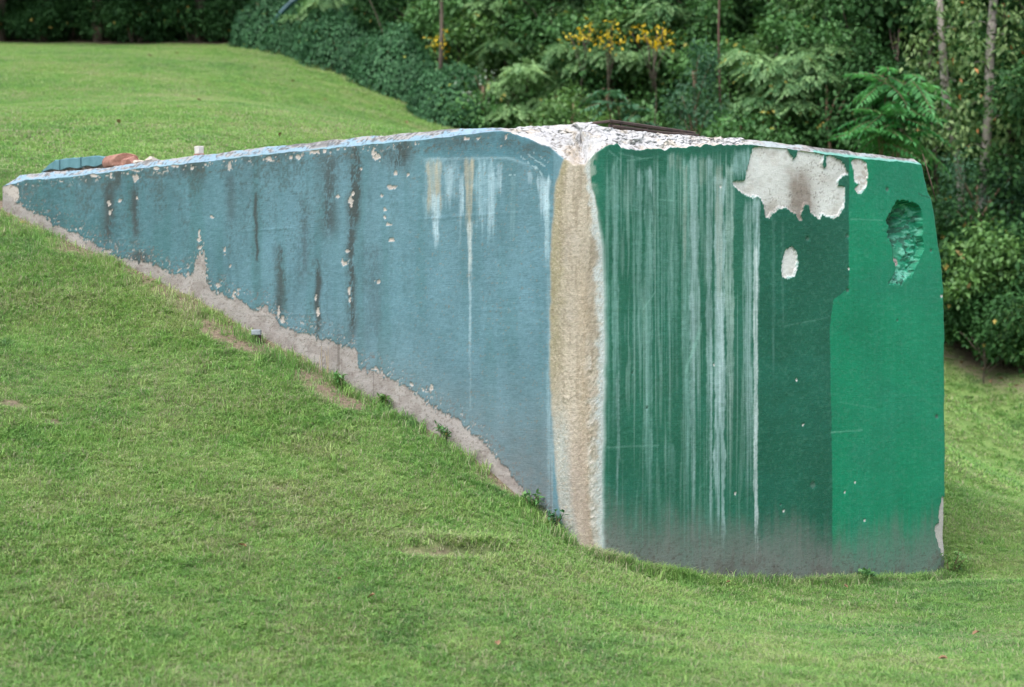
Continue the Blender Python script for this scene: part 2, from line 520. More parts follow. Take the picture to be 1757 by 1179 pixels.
def dirt_amt(x, y):
    d = np.zeros(np.shape(x))
    for bx, by, rx, ry in BARE:
        if rx <= 0: continue
        ux = (x - bx); uy = (y - by)
        a = ux * DL[0] + uy * DL[1]; b = ux * NL[0] + uy * NL[1]
        q = np.sqrt((a / rx) ** 2 + (b / max(ry, 0.05)) ** 2) + 0.8 * (fbm(x * 6, y * 6, 3, 61) - 0.5)
        d = np.maximum(d, 1 - sst(0.55, 1.15, q))
    dd, w = lip(x, y)
    d = np.maximum(d, w * np.exp(-((dd + 0.01) / 0.05) ** 2))
    # thin soil strip right at the left wall
    bl = (x - C0[0]) * NL[0] + (y - C0[1]) * NL[1]; tl = (x - C0[0]) * DL[0] + (y - C0[1]) * DL[1]
    near = (tl > 0.2) & (tl < 7.2) & (bl > -0.2)
    d = np.maximum(d, np.where(near, (1 - sst(0.05, 0.22, bl + 0.25 * (fbm(x * 4, y * 4, 3, 62) - 0.5))), 0))
    ey = edge_y(x)
    d = np.maximum(d, 0.8 * np.exp(-((y - ey + 0.35) / 0.4) ** 2) * sst(0.35, 0.6, fbm(x * 1.5, y * 1.5, 3, 63)))
    return d


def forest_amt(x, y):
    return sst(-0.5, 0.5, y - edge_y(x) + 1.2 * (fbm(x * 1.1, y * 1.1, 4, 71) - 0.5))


def build_ground():
    xs = np.concatenate([np.linspace(-220, -40, 10), np.linspace(-32, -10.5, 24), np.arange(-10, 10.01, 0.085), np.linspace(10.5, 32, 24), np.linspace(40, 220, 10)])
    ys = np.concatenate([np.linspace(-120, -10, 8), np.linspace(-4, 7.5, 16), np.arange(7.8, 20, 0.085), np.arange(20, 46, 0.22), np.linspace(47, 75, 20), np.linspace(85, 260, 10)])
    X, Yg = np.meshgrid(xs, ys)
    x, y = X.ravel(), Yg.ravel()
    z = gz(x, y)
    nx, ny = len(xs), len(ys)
    idx = np.arange(nx * ny).reshape(ny, nx)
    F = np.stack([idx[:-1, :-1], idx[:-1, 1:], idx[1:, 1:], idx[1:, :-1]], -1).reshape(-1, 4)
    me = new_mesh('ground', np.stack([x, y, z], 1), F, M_GROUND, True,
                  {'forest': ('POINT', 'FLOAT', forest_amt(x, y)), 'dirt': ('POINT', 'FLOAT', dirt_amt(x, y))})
    return tag(link('ground', me), kind='structure')


ground = build_ground()

# ------------------------------------------------------------------ the concrete block
TOPY = [(0, 318), (8, 313), (25, 301), (48, 298), (165, 289), (240, 277), (320, 268), (440, 253), (600, 237), (700, 227), (760, 222), (800, 220), (860, 219),
        (900, 216), (930, 211), (1000, 210), (1060, 213), (1100, 221), (1150, 226), (1200, 232), (1290, 238), (1400, 251), (1500, 264), (1580, 273), (1640, 281)]
LOWY = [(0, 321), (8, 318), (48, 309), (100, 306), (165, 298), (240, 289), (320, 281), (440, 267), (600, 252), (700, 242), (760, 236), (820, 229), (860, 225), (880, 229),
        (905, 238), (940, 253), (965, 270), (985, 283), (1003, 281), (1020, 262), (1045, 250), (1058, 246), (1075, 258), (1130, 256), (1200, 250), (1250, 246), (1290, 249),
        (1400, 262), (1460, 271), (1580, 282), (1640, 289)]
INSET = [(0, 0.06), (780, 0.06), (860, 0.10), (900, 0.26), (960, 0.38), (1000, 0.42), (1040, 0.32), (1080, 0.2), (1200, 0.17), (1270, 0.12), (1300, 0.06), (1700, 0.05)]
ENDT = [(2.99, 3.76), (2.88, 3.80), (2.74, 3.865), (2.71, 3.90), (2.57, 3.955), (2.44, 3.985), (2.22, 4.04), (2.0, 4.075), (1.55, 4.09), (0.6, 4.095), (-1, 4.10)]


def tab(t, x):
    a = np.array(t); return np.interp(x, a[:, 0], a[:, 1])


def build_block():
    # columns along the plan path
    P = []; N = []; S = []; T = []                                     # position, outward normal, arc length, label
    def line(a, d, n, t0, t1, step, lab):
        k = max(2, int(abs(t1 - t0) / step) + 1)
        for t in np.linspace(t0, t1, k)[:-1]:
            P.append(a + d * t); N.append(n); T.append((lab, t))
    def arc(c, n0, n1, r, step, lab):
        k = max(3, int(r * math.pi / 2 / step) + 1)
        for q in np.linspace(0, 1, k)[:-1]:
            n = n0 * math.cos(q * math.pi / 2) + n1 * math.sin(q * math.pi / 2)
            P.append(c + n * r); N.append(n); T.append((lab, q))
    ra, rc, re = 0.28, 0.25, 0.06
    cE = C0 + DL * (TL - ra) - NL * ra
    line(cE + DL * ra, -NL, DL, 1.6, 0.0, 0.05, 'cap')
    arc(cE, DL, NL, ra, 0.012, 'cap')
    line(C0, DL, NL, TL - ra, rc, 0.0088, 'L')
    arc(C0 + DL * rc + DR * rc, NL, NR, rc, 0.0065, 'corner')
    line(C0, DR, NR, rc, TR - re, 0.0078, 'R')
    cR = C0 + DR * (TR - re) - NR * re
    arc(cR, NR, DR, re, 0.008, 'end')
    line(cR + DR * re, -NR, DR, 0.0, 6.4, 0.06, 'endwall')
    P.append(cR + DR * re - NR * 6.4); N.append(DR); T.append(('endwall', 6.4))
    P = np.array(P); N = np.array(N)
    lab = np.array([t[0] for t in T]); tt = np.array([t[1] for t in T])
    S = np.concatenate([[0], np.cumsum(np.linalg.norm(np.diff(P, axis=0), axis=1))])
    nc = len(P)
    pxc = CX + FPX * P[:, 0] / P[:, 1]
    pxq = np.where(lab == 'endwall', 1622.0, np.where(lab == 'cap', np.minimum(pxc, 12), pxc))
    inset = tab(INSET, pxq)
    jit = np.where((pxq > 865) & (pxq < 1292), 5.0 * (fbm(S * 14, S * 0 + 3, 4, 3) - 0.5) * 2, 1.6 * (fbm(S * 9, S * 0, 4, 5) - 0.5) * 2)
    low = tab(LOWY, pxq) + jit
    top = tab(TOPY, pxq) + 2.2 * (fbm(S * 7, S * 0 + 9, 5, 8) - 0.5) * 2
    zlow = EYE + (CY - low) / FPX * P[:, 1]
    Ptop = P - N * inset[:, None]
    ztop = EYE + (CY - top) / FPX * Ptop[:, 1]
    ew = lab == 'endwall'
    zi = np.flatnonzero(lab == 'end')[-1]
    zlow[ew] = zlow[zi]; ztop[ew] = ztop[zi]
    zlow[lab == 'cap'] = np.maximum(zlow[lab == 'cap'], 2.80); ztop[lab == 'cap'] = np.maximum(ztop[lab == 'cap'], zlow[lab == 'cap'] + 0.03)
    capl = np.flatnonzero(lab == 'cap')[0:30]
    nf, nb = 440, 40
    zb = -0.5
    f = np.linspace(0, 1, nf)
    b = np.linspace(0, 1, nb + 1)[1:]
    Zf = zb + (zlow[None, :] - zb) * f[:, None]
    Zb = zlow[None, :] + (ztop - zlow)[None, :] * b[:, None]
    Z = np.concatenate([Zf, Zb], 0)
    IN = np.concatenate([np.zeros((nf, nc)), inset[None, :] * (b[:, None] ** 1.0)], 0)
    brk = np.concatenate([np.zeros((nf, nc)), np.repeat(b[:, None], nc, 1)], 0)      # 0 on the face, 0..1 up the chamfer or break
    X = P[None, :, 0] - N[None, :, 0] * IN
    Yy = P[None, :, 1] - N[None, :, 1] * IN
    # the worn far end: shorten the right face towards its top
    te = np.interp(Z, [e[0] for e in ENDT][::-1], [e[1] + 0.035 for e in ENDT][::-1]) + 0.012 * (fbm(Z * 9, Z * 0 + 4, 4, 77) - 0.5) * 2
    tR = (X - C0[0]) * DR[0] + (Yy - C0[1]) * DR[1]
    isr = ((lab == 'R') | (lab == 'end') | ew)[None, :]
    sh = np.where(isr, sst(2.6, TR, tR) * (te - TR), 0)
    X = X + DR[0] * sh; Yy = Yy + DR[1] * sh
    px = CX + FPX * X / Yy; py = CY - FPX * (Z - EYE) / Yy                           # where each point of the wall is seen in the photograph
    Sg = np.repeat(S[None, :], nf + nb, 0)
    left = ((lab == 'L') | (lab == 'cap'))[None, :] & np.ones_like(px, bool)
    right = ((lab == 'R') | (lab == 'end'))[None, :] & np.ones_like(px, bool)
    corner = (lab == 'corner')[None, :] & np.ones_like(px, bool)
    face = brk == 0
    # warped pixel coordinates for ragged outlines
    wx = px + 5 * (fbm(px / 9, py / 9, 4, 21) - 0.5); wy = py + 5 * (fbm(px / 9, py / 9, 4, 22) - 0.5)
    n_hi = fbm(px / 3.5, py / 3.5, 3, 41); n_md = fbm(px / 14, py / 14, 4, 42); n_lo = fbm(px / 70, py / 70, 4, 43)
    xw = px + 7 * (fbm(px / 40, py / 110, 3, 49) - 0.5)
    vlines = fbm(xw / 4.0, py / 110, 3, 44); vline2 = fbm(xw / 13, py / 180, 3, 45)
    col = np.zeros(px.shape + (3,)); rough = np.full(px.shape, 0.55); grit = np.full(px.shape, 0.25); off = np.zeros(px.shape)

    def put(mask, c, r=None, g=None):
        nonlocal col, rough, grit
        mk = np.clip(mask, 0, 1)
        col = col * (1 - mk[..., None]) + np.asarray(c) * mk[..., None]
        if r is not None: rough = rough * (1 - mk) + r * mk
        if g is not None: grit = grit * (1 - mk) + g * mk

    # ---------------- blue face
    bl = sst(100, 560, px)
    blue = (np.array([0.041, 0.11, 0.124])[None, None] * (1 - bl[..., None]) + np.array([0.093, 0.182, 0.222])[None, None] * bl[..., None])
    col[:] = blue
    put(0.35 * sst(0.45, 0.75, n_lo), (0.1, 0.2, 0.255))
    put(left * 0.45 * sst(0.46, 0.7, fbm(px / 45, py / 60, 4, 48)), (0.07, 0.15, 0.18))
    put(left * face * 0.22 * (n_hi > 0.58), (0.12, 0.225, 0.28))
    put(left * face * 0.25 * (n_hi < 0.38), (0.055, 0.13, 0.165))
    put(0.45 * left * sst(0.5, 0.72, fbm(px / 22, py / 220, 4, 46)) * (1 - sst(300, 900, px) * 0.5), (0.04, 0.118, 0.125))
    # the darker cap of the second paint coat above the drip ledge
    ledge = np.interp(px, [560, 700, 730, 800, 850, 880, 905, 925, 945, 990], [240, 262, 273, 272, 270, 274, 282, 296, 312, 330]) + 6 * (n_md - 0.5)
    up = left * sst(0, 5, ledge - py) * sst(690, 760, px)
    put(0.75 * up, (0.06, 0.16, 0.205))
    put(0.5 * left * np.exp(-((ledge - py) / 2.2) ** 2) * sst(715, 740, px) * (1 - sst(885, 930, px)), (0.24, 0.38, 0.45))
    # dirt film low on the wall towards the corner
    ty = np.interp(px, [560, 700, 800, 900, 960, 1040], [600, 640, 680, 700, 710, 740])
    put(0.85 * left * sst(-120, 190, py - ty) * (0.7 + 0.6 * n_md), (0.125, 0.148, 0.158), 0.8)
    tp = fbm(px / 26, py * 0 + 2, 4, 55)
    put(face * left * 0.75 * (1 - sst(300, 900, px) * 0.35) * sst(0.42, 0.6, 0.6 * tp + 0.4 * fbm(px / 5, py / 12, 4, 56)) * np.exp(-np.clip(py - low[None, :], 0, 999) / (14 + 60 * np.clip(tp - 0.3, 0, 1))), (0.045, 0.075, 0.08), 0.85)
    put(face * left * 0.35 * sst(0.5, 0.68, fbm(px / 11, py / 120, 4, 57)) * sst(0.4, 0.6, fbm(px / 3, py / 6, 3, 58)) * (1 - sst(640, 820, px)), (0.045, 0.09, 0.095), 0.8)
    # white and buff lime runs
    def cols(xa, xb):
        ok = np.flatnonzero((pxq > xa) & (pxq < xb) & (lab != 'endwall') & (lab != 'cap'))
        return slice(ok[0], ok[-1] + 1)

    def blend(sl, mk, c, r=None, g=None):
        mk = np.clip(mk, 0, 1)
        col[:nf, sl] = col[:nf, sl] * (1 - mk[..., None]) + np.asarray(c) * mk[..., None]
        if r is not None: rough[:nf, sl] = rough[:nf, sl] * (1 - mk) + r * mk
        if g is not None: grit[:nf, sl] = grit[:nf, sl] * (1 - mk) + g * mk

    def run(x0, x1, y0, y1, c, s, soft=2.0, taper=0.0, seed=0, fade=0.35):
        sl = cols(x0 - 14, x1 + 14)
        qx, qy, nh = px[:nf, sl], py[:nf, sl], n_hi[:nf, sl]
        wob = 3.0 * (fbm(qy / 75, qy * 0 + seed, 3, 100 + seed) - 0.5)
        cn = fbm(qx / 2.4, qx * 0 + seed, 3, 400 + seed)
        k = np.clip((qy - y0) / (y1 - y0), 0, 1)
        m = 0.5 * (x0 + x1) + wob; h = 0.5 * (x1 - x0) * (1 - taper * k) * (0.85 + 0.7 * (fbm(qy / 26, qy * 0 + seed, 3, 500 + seed) - 0.42)) + 2.0 * (nh - 0.5)
        e = sst(h + soft, h - soft * 0.6, np.abs(qx - m))
        ye = y1 - (y1 - y0) * 0.75 * np.clip(0.62 - cn, 0, 1)
        v = sst(y0 - 3, y0 + 9, qy - 16 * (cn - 0.5)) * (1 - sst(ye - fade * (ye - y0), ye, qy))
        tex = 0.35 + 1.3 * (fbm((qx + 5 * (fbm(qy / 90, qy * 0 + seed, 2, 700) - 0.5)) / 2.4, qy / 55, 3, 200 + seed) - 0.25) + 0.5 * (fbm(qx / 5, qy / 8, 3, 600 + seed) - 0.5)
        blend(sl, 0.88 * s * e * v * np.clip(tex, 0, 1.1), c, 0.75, 0.4)
    lime = (0.33, 0.45, 0.52); buff = (0.3, 0.285, 0.225)
    run(725, 762, 272, 400, (0.24, 0.37, 0.42), 0.6, 4, 0.2, 1)
    run(732, 757, 274, 390, buff, 0.95, 3, 0.1, 2)
    run(738, 757, 330, 428, lime, 0.95, 2, 0.5, 3)
    run(744, 750, 380, 440, lime, 0.7, 1.5, 0.6, 4)
    run(758, 790, 276, 370, (0.27, 0.4, 0.46), 0.6, 5, 0.4, 5)
    run(768, 778, 280, 352, lime, 0.55, 2, 0.5, 6)
    run(789, 796, 300, 395, lime, 0.8, 1.5, 0.5, 7)
    run(796, 813, 272, 440, buff, 0.95, 2.5, 0.35, 8)
    run(802, 810, 380, 520, (0.38, 0.44, 0.45), 0.9, 1.8, 0.5, 9)
    run(804, 808, 480, 640, (0.36, 0.48, 0.54), 0.75, 1.2, 0.3, 10)
    run(805, 809, 600, 720, (0.3, 0.42, 0.48), 0.4, 1.2, 0.3, 11)
    run(815, 852, 274, 430, (0.24, 0.37, 0.43), 0.75, 5, 0.2, 12)
    run(838, 849, 290, 420, lime, 0.6, 2.5, 0.4, 13)
    run(852, 862, 277, 345, lime, 0.85, 2.2, 0.6, 14)
    run(903, 916, 292, 322, lime, 0.6, 2.5, 0.7, 15)
    run(921, 945, 302, 385, lime, 0.98, 2.5, 0.6, 16)
    run(934, 944, 340, 470, (0.34, 0.47, 0.53), 0.65, 2, 0.4, 17)
    run(787, 791, 330, 470, lime, 0.3, 1.5, 0, 18)
    run(938, 950, 470, 960, (0.24, 0.36, 0.41), 0.5, 4, 0, 19, 0.1)
    run(876, 884, 300, 440, (0.22, 0.34, 0.37), 0.3, 2, 0, 20)
    # pale scratches near the drip ledge
    for x0, y0, x1, y1 in [(892, 268, 920, 290), (904, 264, 935, 286), (915, 262, 940, 278), (870, 299, 884, 301), (917, 284, 930, 300)]:
        d = np.abs((px - x0) * (y1 - y0) - (py - y0) * (x1 - x0)) / math.hypot(x1 - x0, y1 - y0)
        put(face * left * 0.55 * (d < 1.1) * (px > x0) * (px < x1) * (n_hi > 0.42), (0.36, 0.48, 0.53))
    # black mould
    def mould(cx, y0, y1, w, s, seed):
        sl = cols(cx - 3.2 * w - 8, cx + 3.2 * w + 8)
        qx, qy = px[:nf, sl], py[:nf, sl]
        m = np.exp(-((qx - cx - 8 * (fbm(qy / 40, qy * 0, 2, seed) - 0.5)) / w) ** 2) * sst(y0 - 8, y0 + 10, qy) * (1 - sst(y1 - 40, y1 + 5, qy))
        q = sst(0.40, 0.62, 0.5 * fbm(qx / 1.9, qy / 4.5, 3, 300 + seed) + 0.5 * fbm(qx / 12, qy / 45, 4, 320 + seed) + 0.10 * m)
        blend(sl, np.clip(m * s * (0.16 + 1.25 * q), 0, 0.93), (0.04, 0.05, 0.05), 0.9)
    for a in [(610, 250, 400, 10, 1.15, 1), (603, 380, 590, 8, 0.75, 2), (683, 240, 305, 20, 0.95, 3), (660, 255, 292, 14, 0.6, 4), (201, 290, 335, 8, 1.1, 5), (186, 308, 430, 11, 0.7, 6),
              (232, 318, 430, 8, 0.65, 7), (318, 280, 318, 16, 0.7, 8), (340, 280, 330, 12, 0.5, 9), (545, 440, 600, 5, 0.9, 10), (440, 330, 470, 3, 0.8, 11), (480, 420, 560, 10, 0.6, 12),
              (565, 265, 420, 16, 0.6, 13), (520, 330, 500, 9, 0.4, 14), (155, 295, 330, 10, 0.7, 15), (395, 300, 400, 9, 0.35, 16), (760, 240, 262, 26, 0.7, 17), (795, 236, 264, 22, 0.85, 18),
              (870, 232, 262, 18, 0.7, 19), (905, 246, 278, 26, 0.6, 20), (240, 430, 480, 16, 0.8, 21), (340, 470, 505, 20, 0.5, 22), (30, 318, 345, 20, 0.5, 23), (95, 368, 395, 14, 0.75, 24), (640, 420, 600, 18, 0.3, 25)]:
        mould(*a)
    put(face * left * 0.6 * sst(0.60, 0.72, 0.6 * fbm(px / 2.6, py / 4, 3, 350) + 0.4 * fbm(px / 30, py / 70, 3, 353) + 0.1 * np.exp(-((py - low[None, :] - 20) / 40) ** 2)) * (1 - 0.7 * sst(450, 760, px)), (0.045, 0.07, 0.07))
    put(face * left * 0.6 * (fbm(px / 2.6, py / 3, 2, 351) > 0.80) * sst(640, 760, px), (0.16, 0.15, 0.12))
    put(face * left * 0.8 * sst(0.62, 0.7, fbm(px / 5, py / 4, 3, 352)) * np.exp(-((py - low[None, :] - 14) / 12) ** 2), (0.06, 0.075, 0.07))
    # bare concrete where paint has flaked: along the ground, and scattered chips
    bare = np.zeros(px.shape)
    strip = np.interp(px, [0, 18, 30, 60, 80, 120, 160, 180, 200, 245, 270, 285, 320, 331, 336, 350, 353, 365, 380, 395, 415, 430, 440, 455, 470, 478, 490, 515, 530, 545, 560, 578, 600, 613, 614, 650, 665,
                           690, 720, 745, 770, 790, 800, 815, 825, 835, 845, 862, 872, 900, 940],
                      [318, 330, 343, 360, 372, 388, 412, 424, 436, 441, 449, 463, 473, 468, 440, 432, 480, 500, 500, 513, 516, 530, 530, 525, 540, 555, 562, 570, 571, 583, 580, 591, 597, 600, 633, 637, 647, 660, 680, 700,
                       714, 720, 740, 748, 755, 765, 780, 795, 806, 842, 880])
    sp = strip + 6 * (1 - sst(260, 330, px)) + 14 * (fbm(px / 7, py / 12, 4, 51) - 0.5) + 14 * (n_hi - 0.5)
    bare = np.maximum(bare, left * face * (py > sp) * (px < 945))
    capm = left * face * (wx < 32) * (np.hypot((wx - 3) / 30, (wy - 333) / 20) < 1)
    bare = np.maximum(bare, capm)
    chips = [(590, 450, 8, 9), (603, 345, 6, 12), (607, 333, 4, 5), (579, 337, 4, 5), (641, 262, 4, 12), (648, 270, 8, 6), (672, 411, 6, 4), (394, 286, 4, 9), (342, 400, 3, 9), (341, 412, 4, 5), (343, 425, 4, 6),
             (344, 445, 6, 18), (350, 462, 6, 22), (187, 350, 4, 8), (190, 365, 4, 7), (660, 372, 4, 4), (668, 386, 7, 3), (660, 360, 3, 5), (672, 320, 9, 4), (679, 298, 4, 5), (512, 268, 6, 6), (558, 258, 6, 7),
             (540, 260, 9, 4), (462, 272, 8, 5), (500, 270, 5, 5), (363, 372, 3, 3), (650, 484, 4, 4), (643, 482, 2, 2), (385, 430, 3, 8), (395, 457, 2, 3), (372, 490, 6, 7), (400, 505, 4, 7), (408, 500, 2, 8), (598, 500, 3, 10), (601, 515, 3, 6),
             (545, 535, 3, 10), (542, 510, 2, 12), (478, 535, 3, 14), (484, 550, 4, 8), (706, 660, 5, 5), (740, 665, 3, 8), (727, 668, 4, 4), (232, 305, 8, 8), (230, 292, 10, 3), (300, 284, 10, 4), (270, 288, 8, 4), (160, 300, 9, 5), (190, 300, 3, 6),
             (620, 290, 3, 4), (330, 288, 5, 4), (234, 338, 3, 4), (205, 345, 3, 4), (596, 430, 4, 3), (655, 337, 3, 4), (700, 300, 4, 3), (800, 238, 6, 4), (868, 235, 5, 5), (860, 250, 3, 3), (820, 237, 4, 3)]
    for cx, cy, rx, ry in chips:
        m = np.hypot((wx - cx + 4 * (n_hi - 0.5)) / rx, (wy - cy + 4 * (n_md - 0.5)) / ry) + 1.1 * (n_hi - 0.5) < 0.74
        if (cx, cy) == (590, 450):
            m &= ~(np.hypot((px - 593) / 6, (py - 444) / 6) < 0.9)
        bare = np.maximum(bare, left * face * m)
    bare = np.maximum(bare, left * face * (fbm(px / 3.2, py / 3.2, 2, 53) > 0.75) * np.exp(-((sp - py) / 22) ** 2) * (px < 860))
    bare = np.maximum(bare, left * face * (fbm(px / 4, py / 3.5, 3, 54) > 0.70) * np.exp(-((py - low[None, :] - 5) / 7) ** 2) * (px < 720))
    strip_face = left * face * (py > sp) * (px < 945)
    put(bare, (0.36, 0.33, 0.31), 0.9, 0.8)
    put(strip_face * 0.92, (0.275, 0.26, 0.252), 0.9, 0.8)
    put(strip_face * 0.4 * (n_hi > 0.55), (0.3, 0.27, 0.255))
    put(strip_face * 0.5 * sst(0.45, 0.65, n_md), (0.18, 0.155, 0.145))
    put(strip_face * 0.6 * (vlines > 0.72) * (px > 530) * (px < 640), (0.1, 0.09, 0.08))
    off -= 0.005 * bare

    # ---------------- green face
    gx = np.interp(py, [200, 484, 492, 504, 514, 560, 650, 760, 900, 1000], [1457, 1457, 1456, 1445, 1430, 1424, 1425, 1427, 1428, 1428]) + 2.0 * (fbm(py / 12, py * 0, 3, 64) - 0.5)
    isR = right | (corner & (px > 1004)) | ew[None, :]
    dk = np.where(px[..., None] > 1300, np.array([0.0085, 0.092, 0.058]), np.array([0.010, 0.102, 0.062]))
    col = np.where(isR[..., None], dk, col)
    lightm = isR * sst(-1.0, 1.0, px - gx)
    put(lightm, (0.003, 0.185, 0.094), 0.5, 0.2)
    rough = np.where(isR & (lightm < 0.5), 0.47, rough)
    put(isR * face * 0.25 * sst(0.45, 0.7, n_lo), (0.014, 0.14, 0.1))
    put(lightm * face * 0.3 * sst(0.4, 0.7, fbm(px / 40, py / 260, 3, 66)), (0.012, 0.17, 0.1))
    put(lightm * face * 0.15 * sst(0.45, 0.7, fbm(px / 3, py / 120, 3, 63)), (0.02, 0.235, 0.14))
    put(lightm * face * 0.25 * sst(0.5, 0.75, fbm(px / 50, py / 40, 4, 76)), (0.008, 0.155, 0.085))
    put(isR * face * 0.12 * (n_hi > 0.62), (0.1, 0.27, 0.2))
    G = isR * face * sst(1030, 1044, px) * (1 - sst(1296, 1304, px)) * 1.0
    topf = sst(255, 290, py + 14 * (vlines - 0.5) * 2)
    put(G * topf * (0.02 + 0.25 * sst(0.48, 0.72, vlines) * sst(0.35, 0.6, vline2)) * (1 - 0.5 * sst(650, 900, py)) * (0.55 + 0.9 * n_lo), (0.3, 0.47, 0.44), 0.7, 0.3)
    put(G * topf * 0.28 * sst(0.6, 0.8, fbm(px / 2.2, py / 300, 2, 67)) * (1 - 0.6 * sst(600, 900, py)), (0.34, 0.5, 0.48), 0.7, 0.3)
    wl = (0.32, 0.46, 0.47); wg = (0.17, 0.33, 0.3); wb = (0.3, 0.36, 0.32)
    run(1050, 1061, 283, 780, wg, 0.8, 2.5, 0, 31); run(1057, 1062, 640, 900, wl, 0.5, 1.5, 0, 32); run(1085, 1090, 270, 760, wg, 0.4, 2, 0, 33)
    run(1092, 1101, 288, 720, wg, 0.65, 1.8, 0, 34); run(1093, 1097, 290, 330, wl, 0.8, 1.2, 0, 35); run(1106, 1119, 286, 830, wg, 0.9, 2.2, 0, 36); run(1112, 1119, 286, 340, wl, 0.9, 1.5, 0.3, 37)
    run(1120, 1123, 300, 500, wl, 0.4, 1, 0, 38); run(1127, 1131, 285, 640, wg, 0.6, 1.5, 0, 39); run(1133, 1142, 300, 620, wg, 0.4, 2, 0, 40); run(1144, 1163, 262, 700, wg, 0.62, 3, 0, 41)
    run(1146, 1158, 760, 940, wg, 0.35, 3, 0, 42); run(1148, 1156, 262, 300, wb, 0.6, 3, 0, 43); run(1171, 1184, 272, 930, wg, 0.85, 2, 0, 44); run(1172, 1178, 280, 480, wb, 0.6, 1.5, 0, 45)
    run(1185, 1192, 500, 960, wl, 0.55, 1.5, 0, 46); run(1184, 1200, 268, 800, wl, 0.6, 2.5, 0, 47); run(1186, 1194, 275, 560, wl, 0.6, 1.5, 0, 48); run(1212, 1222, 270, 960, wl, 0.6, 1.8, 0, 49)
    run(1218, 1222, 560, 975, wl, 0.75, 1.2, 0, 50); run(1226, 1244, 300, 985, wl, 0.92, 2.2, 0, 51, 0.15); run(1229, 1240, 280, 560, wb, 0.7, 2, 0, 52); run(1245, 1259, 285, 930, (0.3, 0.43, 0.4), 0.85, 2, 0, 53)
    run(1232, 1242, 500, 760, (0.42, 0.56, 0.58), 0.8, 2, 0.3, 54); run(1258, 1290, 255, 318, (0.26, 0.42, 0.42), 0.75, 4, 0, 55); run(1277, 1291, 342, 930, wl, 0.6, 2.2, 0, 56)
    run(1292, 1303, 338, 560, wl, 0.95, 1.6, 0.25, 57); run(1293, 1300, 420, 985, (0.45, 0.55, 0.56), 1.0, 1.4, 0, 58, 0.1); run(1200, 1212, 270, 330, wb, 0.45, 3, 0, 59); run(1160, 1170, 262, 300, wb, 0.4, 3, 0, 60)
    run(1040, 1046, 300, 940, wg, 0.35, 2.5, 0, 61); run(1106, 1118, 640, 960, wg, 0.4, 3, 0, 62); run(1325, 1330, 370, 700, wg, 0.25, 1.5, 0, 63); run(1341, 1345, 380, 620, wg, 0.2, 1.5, 0, 64)
    for x0, y0, x1, y1, s in [(1175, 640, 1204, 560, 0.7), (1100, 535, 1125, 500, 0.5), (1040, 768, 1130, 764, 0.5), (1425, 742, 1480, 738, 0.5), (1345, 560, 1420, 545, 0.2), (1460, 376, 1515, 378, 0.35), (1050, 290, 1060, 275, 0.6), (1440, 690, 1500, 700, 0.2),
                              (1130, 342, 1163, 346, 0.5), (1060, 262, 1100, 272, 0.5), (1075, 276, 1120, 270, 0.5), (1044, 258, 1066, 276, 0.5)]:
        d = np.abs((px - x0) * (y1 - y0) - (py - y0) * (x1 - x0)) / math.hypot(x1 - x0, y1 - y0)
        put(isR * face * 0.55 * s * np.exp(-(d / (1.2 if s < 0.6 else 3.5)) ** 2) * (px > min(x0, x1)) * (px < max(x0, x1)) * (0.4 + n_hi), (0.25, 0.48, 0.42))
    # dark fresh rim of paint right under the break
    rim = np.exp(-((py - low[None, :] - 5) / 6) ** 2) * (px > 1020) * (px < 1292)
    put(isR * face * 0.7 * rim * (n_md > 0.4), (0.014, 0.095, 0.065))
    # mud splash along the foot
    gb = np.interp(px, [1030, 1100, 1200, 1300, 1400, 1500, 1600, 1640], [945, 966, 978, 986, 990, 987, 978, 975])
    h = gb - py + 62 * (fbm(px / 26, py / 70, 4, 68) - 0.5) + 46 * (vlines - 0.5) + 22 * (n_hi - 0.5)
    put((isR | corner) * face * 0.86 * (1 - sst(8, 122, h)) * np.where(px > 1428, 0.8, 1.0), (0.15, 0.165, 0.152), 0.88, 0.5)
    put((isR | corner) * face * 0.5 * (1 - sst(-2, 26, h)) * sst(0.4, 0.6, n_md), (0.1, 0.087, 0.08), 0.9)
    put((isR | corner) * face * 0.6 * (fbm(px / 2.6, py / 2.6, 2, 69) > 0.70) * (1 - sst(0, 90, gb - py)), (0.07, 0.06, 0.052), 0.9)
    put(left * face * 0.6 * (fbm(px / 2.6, py / 2.6, 2, 65) > 0.70) * (py > sp - 30) * (px < 945), (0.13, 0.105, 0.09), 0.9)
    # flaked patches
    PA = [(1292, 253), (1290, 262), (1281, 295), (1279, 310), (1256, 312), (1262, 322), (1275, 333), (1292, 340), (1300, 337), (1305, 341), (1311, 352), (1313, 374), (1320, 375), (1328, 366), (1338, 358), (1348, 357), (1356, 363), (1364, 366),
          (1371, 379), (1376, 378), (1374, 368), (1381, 350), (1388, 352), (1390, 364), (1398, 371), (1407, 377), (1411, 368), (1420, 372), (1430, 375), (1440, 371), (1448, 358), (1451, 340), (1449, 320), (1438, 318), (1440, 308), (1452, 300),
          (1456, 302), (1452, 288), (1442, 275), (1428, 268), (1418, 267), (1418, 283), (1415, 290), (1412, 283), (1414, 266), (1370, 256), (1366, 270), (1362, 273), (1356, 265), (1350, 254), (1330, 250)]
    PB = [(1460, 276), (1475, 272), (1487, 280), (1490, 297), (1487, 320), (1480, 332), (1472, 332), (1467, 324), (1475, 316), (1466, 312), (1464, 290)]
    PC = [(1347, 430), (1358, 422), (1366, 430), (1371, 450), (1366, 468), (1364, 474), (1352, 479), (1341, 474), (1342, 450)]
    PD = [(1616, 853), (1630, 850), (1630, 960), (1619, 955), (1612, 940), (1605, 915), (1604, 903), (1612, 897), (1611, 880)]
    w2x = px + 1.6 * (n_hi - 0.5) * 2; w2y = py + 1.6 * (fbm(px / 3.5, py / 3.5, 3, 47) - 0.5) * 2
